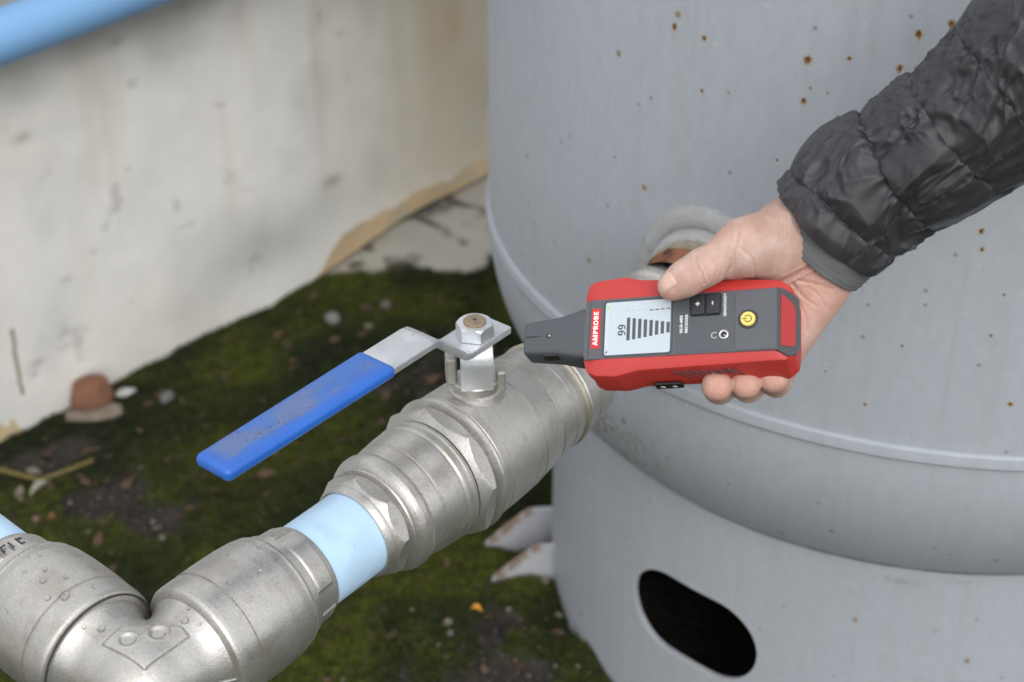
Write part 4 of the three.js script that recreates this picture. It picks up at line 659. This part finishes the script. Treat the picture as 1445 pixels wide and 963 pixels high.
// ---------------------------------------------------------------- the person: hand, wrist and sleeve come in from the upper right
{
  const t = thing('person', "right hand and forearm in a black quilted jacket sleeve holding the red meter", 'person');
  const C = (a, b) => cone(at(a[0], a[1], a[2]), at(b[0], b[1], b[2]), a[3], b[3]);
  const palm = [
    C([1120, 332, 1.112, 0.026], [1240, 240, 1.092, 0.026]), C([1158, 380, 1.116, 0.0225], [1262, 292, 1.092, 0.022]),
    C([1140, 356, 1.112, 0.026], [1112, 372, 1.114, 0.022]),
    C([1106, 336, 1.102, 0.0215], [1052, 350, 1.084, 0.0182]),
    C([1088, 362, 1.097, 0.0165], [1120, 366, 1.108, 0.018]),
    C([1157, 400, 1.116, 0.0185], [1107, 486, 1.112, 0.0125]), C([1146, 418, 1.112, 0.0175], [1098, 500, 1.112, 0.0125]),
    C([1120, 365, 1.112, 0.02], [1050, 412, 1.118, 0.0135]), C([1128, 375, 1.114, 0.02], [1068, 440, 1.12, 0.0135]), C([1140, 388, 1.114, 0.019], [1090, 468, 1.12, 0.0132])];
  const digits = [
    [[1107, 340, 1.100, 0.021], [1052, 349, 1.084, 0.0178], [1028, 360, 1.081, 0.0142], [991, 379, 1.077, 0.01235], [968, 393, 1.0765, 0.0116], [949, 404, 1.0775, 0.0098]],
    [[1050, 412, 1.118, 0.013], [975, 430, 1.128, 0.0108], [938, 448, 1.124, 0.0098], [915, 458, 1.12, 0.009]],
    [[1068, 440, 1.12, 0.0132], [1022, 528, 1.128, 0.0108], [1015, 548, 1.104, 0.0101], [1012, 544.5, 1.084, 0.0090]],
    [[1090, 468, 1.12, 0.0128], [1060, 530, 1.127, 0.0103], [1056, 546, 1.103, 0.0098], [1053, 541, 1.084, 0.0087]],
    [[1107, 490, 1.114, 0.0122], [1100, 527, 1.122, 0.0098], [1096, 539, 1.101, 0.0094], [1092, 533, 1.083, 0.0087]]
  ].map((ch, k) => { const q = []; for (let i = 0; i < ch.length - 1; i++) q.push(C(ch[i], ch[i + 1])); if (k > 1) { const [x, y, z, r] = ch[ch.length - 1], w = r * 1000 * 0.72, n = -0.0022; for (const [a, b] of [[-1, -0.6], [1, -0.7], [-0.85, 1.05], [0.8, 1.0]]) q.push(C([x + a * w, y + b * w, z + n, r * 0.66], [x + a * w * 0.8, y + b * w * 0.7, z + 0.012, r * 0.7])); } return q; });
  const folds = [                                                     // lines across the visible side of the hand, in the plane of the hand: [points, half width, depth]
    [[[1042, 330], [1036, 352], [1033, 374], [1022, 396]], 2.2, 0.0011], [[[994, 400], [990, 388], [982, 372], [981, 362]], 1.8, 0.0007], [[[1001, 398], [997, 386], [989, 368]], 1.6, 0.0006], [[[978, 412], [976, 396], [972, 384]], 1.4, 0.0004], [[[1006, 402], [1013, 380], [1012, 362]], 1.5, 0.0004],
    [[[1098, 400], [1122, 389], [1152, 372], [1162, 362]], 2.6, 0.0017], [[[1126, 396], [1150, 401], [1174, 408]], 2.2, 0.0008], [[[1118, 400], [1136, 422], [1152, 432]], 2, 0.0008], [[[1122, 420], [1136, 444], [1140, 470]], 2, 0.0006], [[[1140, 404], [1158, 420], [1166, 436]], 1.8, 0.0005],
    [[[1044, 350], [1062, 366], [1066, 392]], 2, 0.0005], [[[1066, 330], [1084, 312]], 3, 0.0004], [[[1026, 346], [1022, 366]], 1.4, 0.0004],
    [[[966, 372], [964, 384]], 1.2, 0.0003], [[[1150, 384], [1172, 396]], 1.6, 0.0006]];
  const segD = (x, y, a, b) => { const bx = b[0] - a[0], by = b[1] - a[1], t = clamp(((x - a[0]) * bx + (y - a[1]) * by) / (bx * bx + by * by)); return Math.hypot(x - a[0] - bx * t, y - a[1] - by * t); };
  const fold = (x, y, z) => { // coordinates along and across the hand, then the depth of the folds there
    const q = V(x, y, z).sub(camera.position), dep = -q.dot(CZ), u = PW / 2 + FPX * q.dot(CX) / dep, w = PH / 2 - FPX * q.dot(CY) / dep; let s = 0;
    for (const [p, hw, dp] of folds) { let m = 99; for (let i = 0; i < p.length - 1; i++) m = Math.min(m, segD(u, w, p[i], p[i + 1])); if (m < hw * 3) s += dp * Math.exp(-((m / hw) ** 2)) - 0.25 * dp * Math.exp(-(((m - hw * 2) / hw) ** 2)); }
    return s;
  };
  const lo = V(9, 9, 9), hi = V(-9, -9, -9); for (const q of [[905, 300, 1.05], [905, 575, 1.14], [1262, 215, 1.05], [1290, 300, 1.14], [1130, 575, 1.06], [1190, 560, 1.15], [905, 300, 1.15], [1225, 200, 1.12]]) { const p = at(...q); lo.min(p); hi.max(p); }
  lo.addScalar(-0.012); hi.addScalar(0.012);
  const sdf = (x, y, z) => {
    let d = 9; for (const f of palm) d = smin(d, f(x, y, z), 0.011);
    let g = 9; for (const ch of digits) { let e = 9; for (const f of ch) e = smin(e, f(x, y, z), 0.0045); g = Math.min(g, e); }
    let r = smin(d, g, 0.007);
    if (Math.abs(r) < 0.004) {
      r += fold(x, y, z);
      r += 0.0009 * (fbm(x * 70, y * 70, z * 70 + 40, 3) - 0.5);
    }
    return r;
  };
  const g = surfaceNet(sdf, lo, hi, 0.0014);
  const P = g.attributes.position, col = [], uv = [], w0 = at(1140, 356, 1.11), ax = at(940, 410, 1.08).sub(w0).normalize(), e1 = V().crossVectors(ax, V(0, 1, 0)).normalize(), e2 = V().crossVectors(ax, e1);
  const hot = [[at(932, 410, 1.07), 0.012, 0.6], [at(1012, 552, 1.072), 0.012, 0.7], [at(1053, 549, 1.072), 0.012, 0.7], [at(1092, 540, 1.07), 0.012, 0.7], [at(1000, 400, 1.07), 0.014, 0.35], [at(1040, 325, 1.075), 0.014, 0.3], [at(1140, 400, 1.1), 0.022, 0.55], [at(1150, 440, 1.105), 0.03, 0.3]];
  for (let i = 0; i < P.count; i++) {
    const v = V().fromBufferAttribute(P, i); const n = fbm(v.x * 120, v.y * 120, v.z * 120 + 30, 4), n2 = fbm(v.x * 34, v.y * 34, v.z * 34 + 60, 3);
    let c = lerp3([0.46, 0.295, 0.23], [0.585, 0.425, 0.36], sstep(0.3, 0.7, n * 0.45 + n2 * 0.55)); c = lerp3(c, [0.54, 0.29, 0.23], 0.45 * sstep(0.55, 0.75, fbm(v.x * 55 + 9, v.y * 55, v.z * 55, 3)));
    for (const [p, r, k] of hot) c = lerp3(c, [0.58, 0.29, 0.225], k * Math.exp(-v.distanceToSquared(p) / (r * r)));
    col.push(...c); const q = v.clone().sub(w0); uv.push((q.dot(ax) + 0.5 * q.dot(e1)) / 0.05, (q.dot(e2) + 0.6 * q.dot(e1)) / 0.05);
  }
  g.setAttribute('color', new THREE.Float32BufferAttribute(col, 3)); g.setAttribute('uv', new THREE.Float32BufferAttribute(uv, 2));
  const skinB = makeTex(512, 512, (u, v) => { const a = noise(u * 110, v * 70, 3, 10), l = Math.abs(fbm(u * 50, v * 50, 5, 3, 50) - 0.5) * 2; const h = 0.5 * noise(u * 130, v * 130, 4, 130) + 0.5 * l; return [h, h, h]; });
  const skin = new THREE.MeshPhysicalMaterial({ vertexColors: true, roughness: 0.5, bumpMap: skinB, bumpScale: 0.00045, sheen: 0.25, sheenRoughness: 0.5, sheenColor: lin(0.6, 0.3, 0.2) });
  const body = mesh('body', g, skin, t);
  { // thumbnail: a curved plate laid on the thumb tip
    const c = at(938, 398, 1.05), dir = at(938, 398, 1.2).sub(c).normalize(), along = at(930, 406, 1.07).sub(at(952, 391, 1.07)).normalize(), across = V().crossVectors(along, dir).normalize();
    const cast = (p) => { let h = 0; const q = V(); for (let i = 0; i < 60; i++) { q.copy(p).addScaledVector(dir, h); const d = sdf(q.x, q.y, q.z); if (d < 0.00025) break; h += d * 0.8; } return q.clone(); };
    const ng = gridGeo(18, 14, (a, b) => { const u = (a - 0.5) * 2, w = (b - 0.5) * 2, s = Math.pow(Math.abs(u), 4), ww = 0.0066 * (1 - 0.16 * s) * w, l = u * 0.0068 * Math.sqrt(1 - 0.22 * w * w); const p = c.clone().addScaledVector(along, l).addScaledVector(across, ww); const q = cast(p); const edge = Math.max(Math.abs(u), Math.abs(w)); return q.addScaledVector(dir, -0.0009 * (1 - Math.pow(edge, 6)) + 0.0008 * Math.pow(edge, 8) - 0.0002).toArray(); });
    const nt = M({ color: lin(0.62, 0.42, 0.33), roughness: 0.3, side: THREE.DoubleSide });
    mesh('thumbnail', ng, nt, body);
  }
  // spine of the forearm for cuff and sleeve
  const spine = new THREE.CatmullRomCurve3([[1143, 357, 1.112], [1166, 331, 1.106], [1222, 272, 1.094], [1335, 203, 1.066], [1440, 122, 1.036], [1560, 30, 1.0], [1760, -120, 0.95]].map(p => at(...p)));
  const L = spine.getLength();
  const frames = []; { for (let i = 0; i <= 400; i++) { const u = i / 400, p = spine.getPointAt(u), tg = spine.getTangentAt(u), side = V().crossVectors(tg, CZ).normalize(), fr = V().crossVectors(side, tg).normalize(); frames.push([p, side, fr, tg]); } }   // side: to the lower right, fr: towards the viewer
  const frame = u => { const k = clamp(u) * 400, i = Math.min(399, Math.floor(k)), f = k - i, a = frames[i], b = frames[i + 1]; return [0, 1, 2, 3].map(q => a[q].clone().lerp(b[q], f)); };
  const ringP = (u, a, rs, rf) => { const [p, s, f] = frame(u); return p.addScaledVector(s, rs * Math.cos(a)).addScaledVector(f, rf * Math.sin(a)); };
  { // grey inner cuff
    const pts = [];
    const cg = gridGeo(128, 30, (a, b) => {
      const q = a * 2 * Math.PI; const k = b; let u, off;
      if (k < 0.25) { u = 0.06 - 0.056 * (k / 0.25) ; off = -0.0025; } else if (k < 0.4) { const m = (k - 0.25) / 0.15 * Math.PI; u = 0.004 - 0.004 * Math.sin(m); off = -0.0025 * Math.cos(m); } else { u = 0.004 + (k - 0.4) / 0.6 * 0.085; off = 0.0025 + 0.0015 * sstep(0.4, 1, k); }
      const wob = 0.0012 * (noise(Math.cos(q) * 3 + 9, Math.sin(q) * 3 + 9, u * 60) - 0.5) + 0.0005 * Math.sin(u * L * 1600);
      return ringP(u, q, 0.0375 + off + wob, 0.0305 + off + wob).toArray();
    }, (a, b) => [a * 60, b * 10]);
    mesh('cuff', cg, M({ color: lin(0.20, 0.21, 0.22), roughness: 0.85, side: THREE.DoubleSide, bumpMap: makeTex(128, 128, (u, v) => { const h = 0.5 + 0.5 * Math.sin(u * 2 * Math.PI * 8) * Math.sin(v * 2 * Math.PI * 8); return [h, h, h]; }), bumpScale: 0.0004 }), t);
  }
  // quilted sleeve: puffed cells between slanting seams, bunched near the cuff
  const base = u => { const m = u * L; return [mix(0.0425, 0.064, sstep(0.05, 0.30, m)) + 0.003 * Math.exp(-(((m - 0.055) / 0.03) ** 2)), mix(0.037, 0.058, sstep(0.02, 0.3, m))]; };
  const seamU = (u, a) => (u * L - 0.036 + 0.003 * Math.cos(a - 2.3) + 0.0025 * Math.sin(2 * a + 1) + 0.006 * (fbm(Math.cos(a) * 1.6 + 5, Math.sin(a) * 1.6 + 5, u * L * 8, 2) - 0.5)) / 0.0462 + 1;
  const ridge = (x, y, z, o) => 1 - Math.abs(fbm(x, y, z, o) - 0.5) * 4;
  const angD = (a, c) => Math.abs(((a - c + 3 * Math.PI) % (2 * Math.PI) + 2 * Math.PI) % (2 * Math.PI) - Math.PI);
  const sleeveR = (u, a) => {
    const m = u * L, su = seamU(u, a), row = Math.floor(su), fu = su - row, near = Math.min(fu, 1 - fu) * 0.0462;
    const pu = Math.pow(Math.sin(Math.PI * fu), 0.45);
    // seams along the sleeve: one underneath all the way, others staggered from row to row
    const wig = 0.12 * Math.sin(m * 60) + 0.1 * Math.sin(m * 31 + 2), st = (row % 2) * 0.75; let pv = 1;
    for (const c of [1.02 + wig * 0.4, 2.15 + st + wig, 3.75 + st * 0.8 - wig, 5.2 + st * 0.7]) pv = Math.min(pv, Math.pow(clamp(angD(a, c) / 0.42), 0.5));
    const bunch = Math.exp(-(((m - 0.045) / 0.03) ** 2)) * (0.35 + 0.65 * sstep(0.2, -0.7, Math.cos(a)));
    const low = 1 - 0.5 * sstep(0.1, 0.9, Math.cos(a));
    let d = (0.0030 + 0.0045 * hash(row, 3, 5)) * low * pu * (0.4 + 0.6 * pv);
    const x = Math.cos(a) * 2, y = Math.sin(a) * 2, tw = fbm(x * 0.8 + 7, y * 0.8 + 3, m * 12, 2) * 2.2;
    d += (0.0026 + 0.0022 * bunch) * (ridge(x * 0.7 + m * 26 + tw, y * 0.7 - m * 20, m * 8 + tw, 1) - 0.35);   // soft slanting folds
    d += 0.0017 * (1 + 0.5 * bunch) * (ridge(x * 1.5 + m * 12 + 13 + tw, y * 1.5 + m * 30, m * 14 + 3, 1) - 0.4) * pu; const w3 = fbm(x * 1.1 + 40, y * 1.1, m * 20, 2); d += 0.0024 * (ridge(x * 3 + m * 50 + w3 * 3, y * 3 - m * 64, m * 36 + w3 * 2, 2) - 0.5) * sstep(0.3, 0.62, w3) * low;
    d += 0.0024 * ridge(a * 5.5 + row * 3.7, row * 9.1, m * 22, 1) * Math.exp(-near / 0.0045);                     // puckers drawn in by the stitching
    d += 0.0012 * ridge(m * 170 + row, a * 1.2, 4, 1) * Math.exp(-(1 - pv) * 0 - pv * 5);
    d += 0.0035 * (fbm(x * 0.7 + 3, y * 0.7, m * 12, 2) - 0.5) * 2;
    if (m < 0.024) d *= 0.4 + 0.6 * sstep(0.0115, 0.024, m);
    return d - 0.002;
  };
  const U0 = 0.0145 / L, U1 = 0.985;
  const sl = gridGeo(420, 520, (a, b) => {
    const q = a * 2 * Math.PI; let u, k = 1;
    const f = 0.03; let inw = 0;
    if (b < f) { const m = b / f; u = U0 + 0.006 / L * (1 - m); inw = -0.006 * (1 - m) - 0.001; k = 0.35; } else u = U0 + (b - f) / (1 - f) * (U1 - U0);
    const hem = (0.0025 * Math.sin(q * 2 + 1) + 0.0055 * (0.5 - 0.5 * Math.cos(q))) / L; u += hem * (1 - sstep(0, 0.05, u - U0));
    const [rs, rf] = base(u), d = sleeveR(u, q) * k + inw; return ringP(u, q, rs + d, rf + d).toArray();
  }, (a, b) => [a * 20, b * 40]);
  const nyl = makeTex(256, 256, (u, v) => { const h = 0.5 + 0.25 * Math.sin(u * 2 * Math.PI * 40) + 0.25 * Math.sin(v * 2 * Math.PI * 40); return [h, h, h]; });
  const nylon = new THREE.MeshPhysicalMaterial({ color: lin(0.036, 0.036, 0.041), roughness: 0.31, sheen: 0.5, sheenRoughness: 0.4, sheenColor: lin(0.16, 0.17, 0.22), side: THREE.DoubleSide, bumpMap: nyl, bumpScale: 0.00006 });
  const sm = mesh('jacket_sleeve', sl, nylon, t);
  { // stitches along the seams
    const dash = []; const st = 0.0032;
    const addDash = (u, q, u2, q2) => { const f = (uu, qq) => { const [rs, rf] = base(uu), d = sleeveR(uu, qq) + 0.0003; return ringP(uu, qq, rs + d, rf + d); }; const a = f(u, q), b = f(u2, q2); const l = a.distanceTo(b); if (l > 0.006 || l < 0.0005) return; const g = new THREE.CylinderGeometry(0.0003, 0.0003, l * 0.6, 5); g.applyMatrix4(new THREE.Matrix4().compose(a.clone().lerp(b, 0.5), new THREE.Quaternion().setFromUnitVectors(V(0, 1, 0), b.clone().sub(a).normalize()), V(1, 1, 1))); dash.push(g); };
    for (let row = 1; row < 8; row++) { let pu = null, pq = 0; for (let i = 0; i <= 120; i++) { const q = i / 120 * 2 * Math.PI; let lo_ = 0, hi_ = 0.98; for (let k = 0; k < 22; k++) { const m = (lo_ + hi_) / 2; if (seamU(m, q) < row) lo_ = m; else hi_ = m; } if (lo_ < U0 * 1.3 || lo_ > 0.95) { pu = null; continue; } if (pu !== null) addDash(pu, pq, lo_, q); pu = lo_; pq = q; } }
    for (const c of [1.02, 2.15, 2.9]) for (let i = 0; i < 70; i++) { const ua = U0 + 0.004 / L + i * 0.0034 / L, ub = ua + 0.0034 / L, q = u => { const m = u * L, wig = 0.12 * Math.sin(m * 60) + 0.1 * Math.sin(m * 31 + 2); return c === 1.02 ? 1.02 + wig * 0.4 : c + wig; }; const odd = ((Math.floor(seamU(ua, c)) % 2) + 2) % 2; if (c === 2.15 && odd || c === 2.9 && !odd) continue; addDash(ua, q(ua), ub, q(ub)); }
    mesh('stitching', flat(dash), M({ color: lin(0.06, 0.06, 0.066), roughness: 0.7 }), sm).userData.kind = 'stuff';
  }
}
renderer.render(scene, camera);
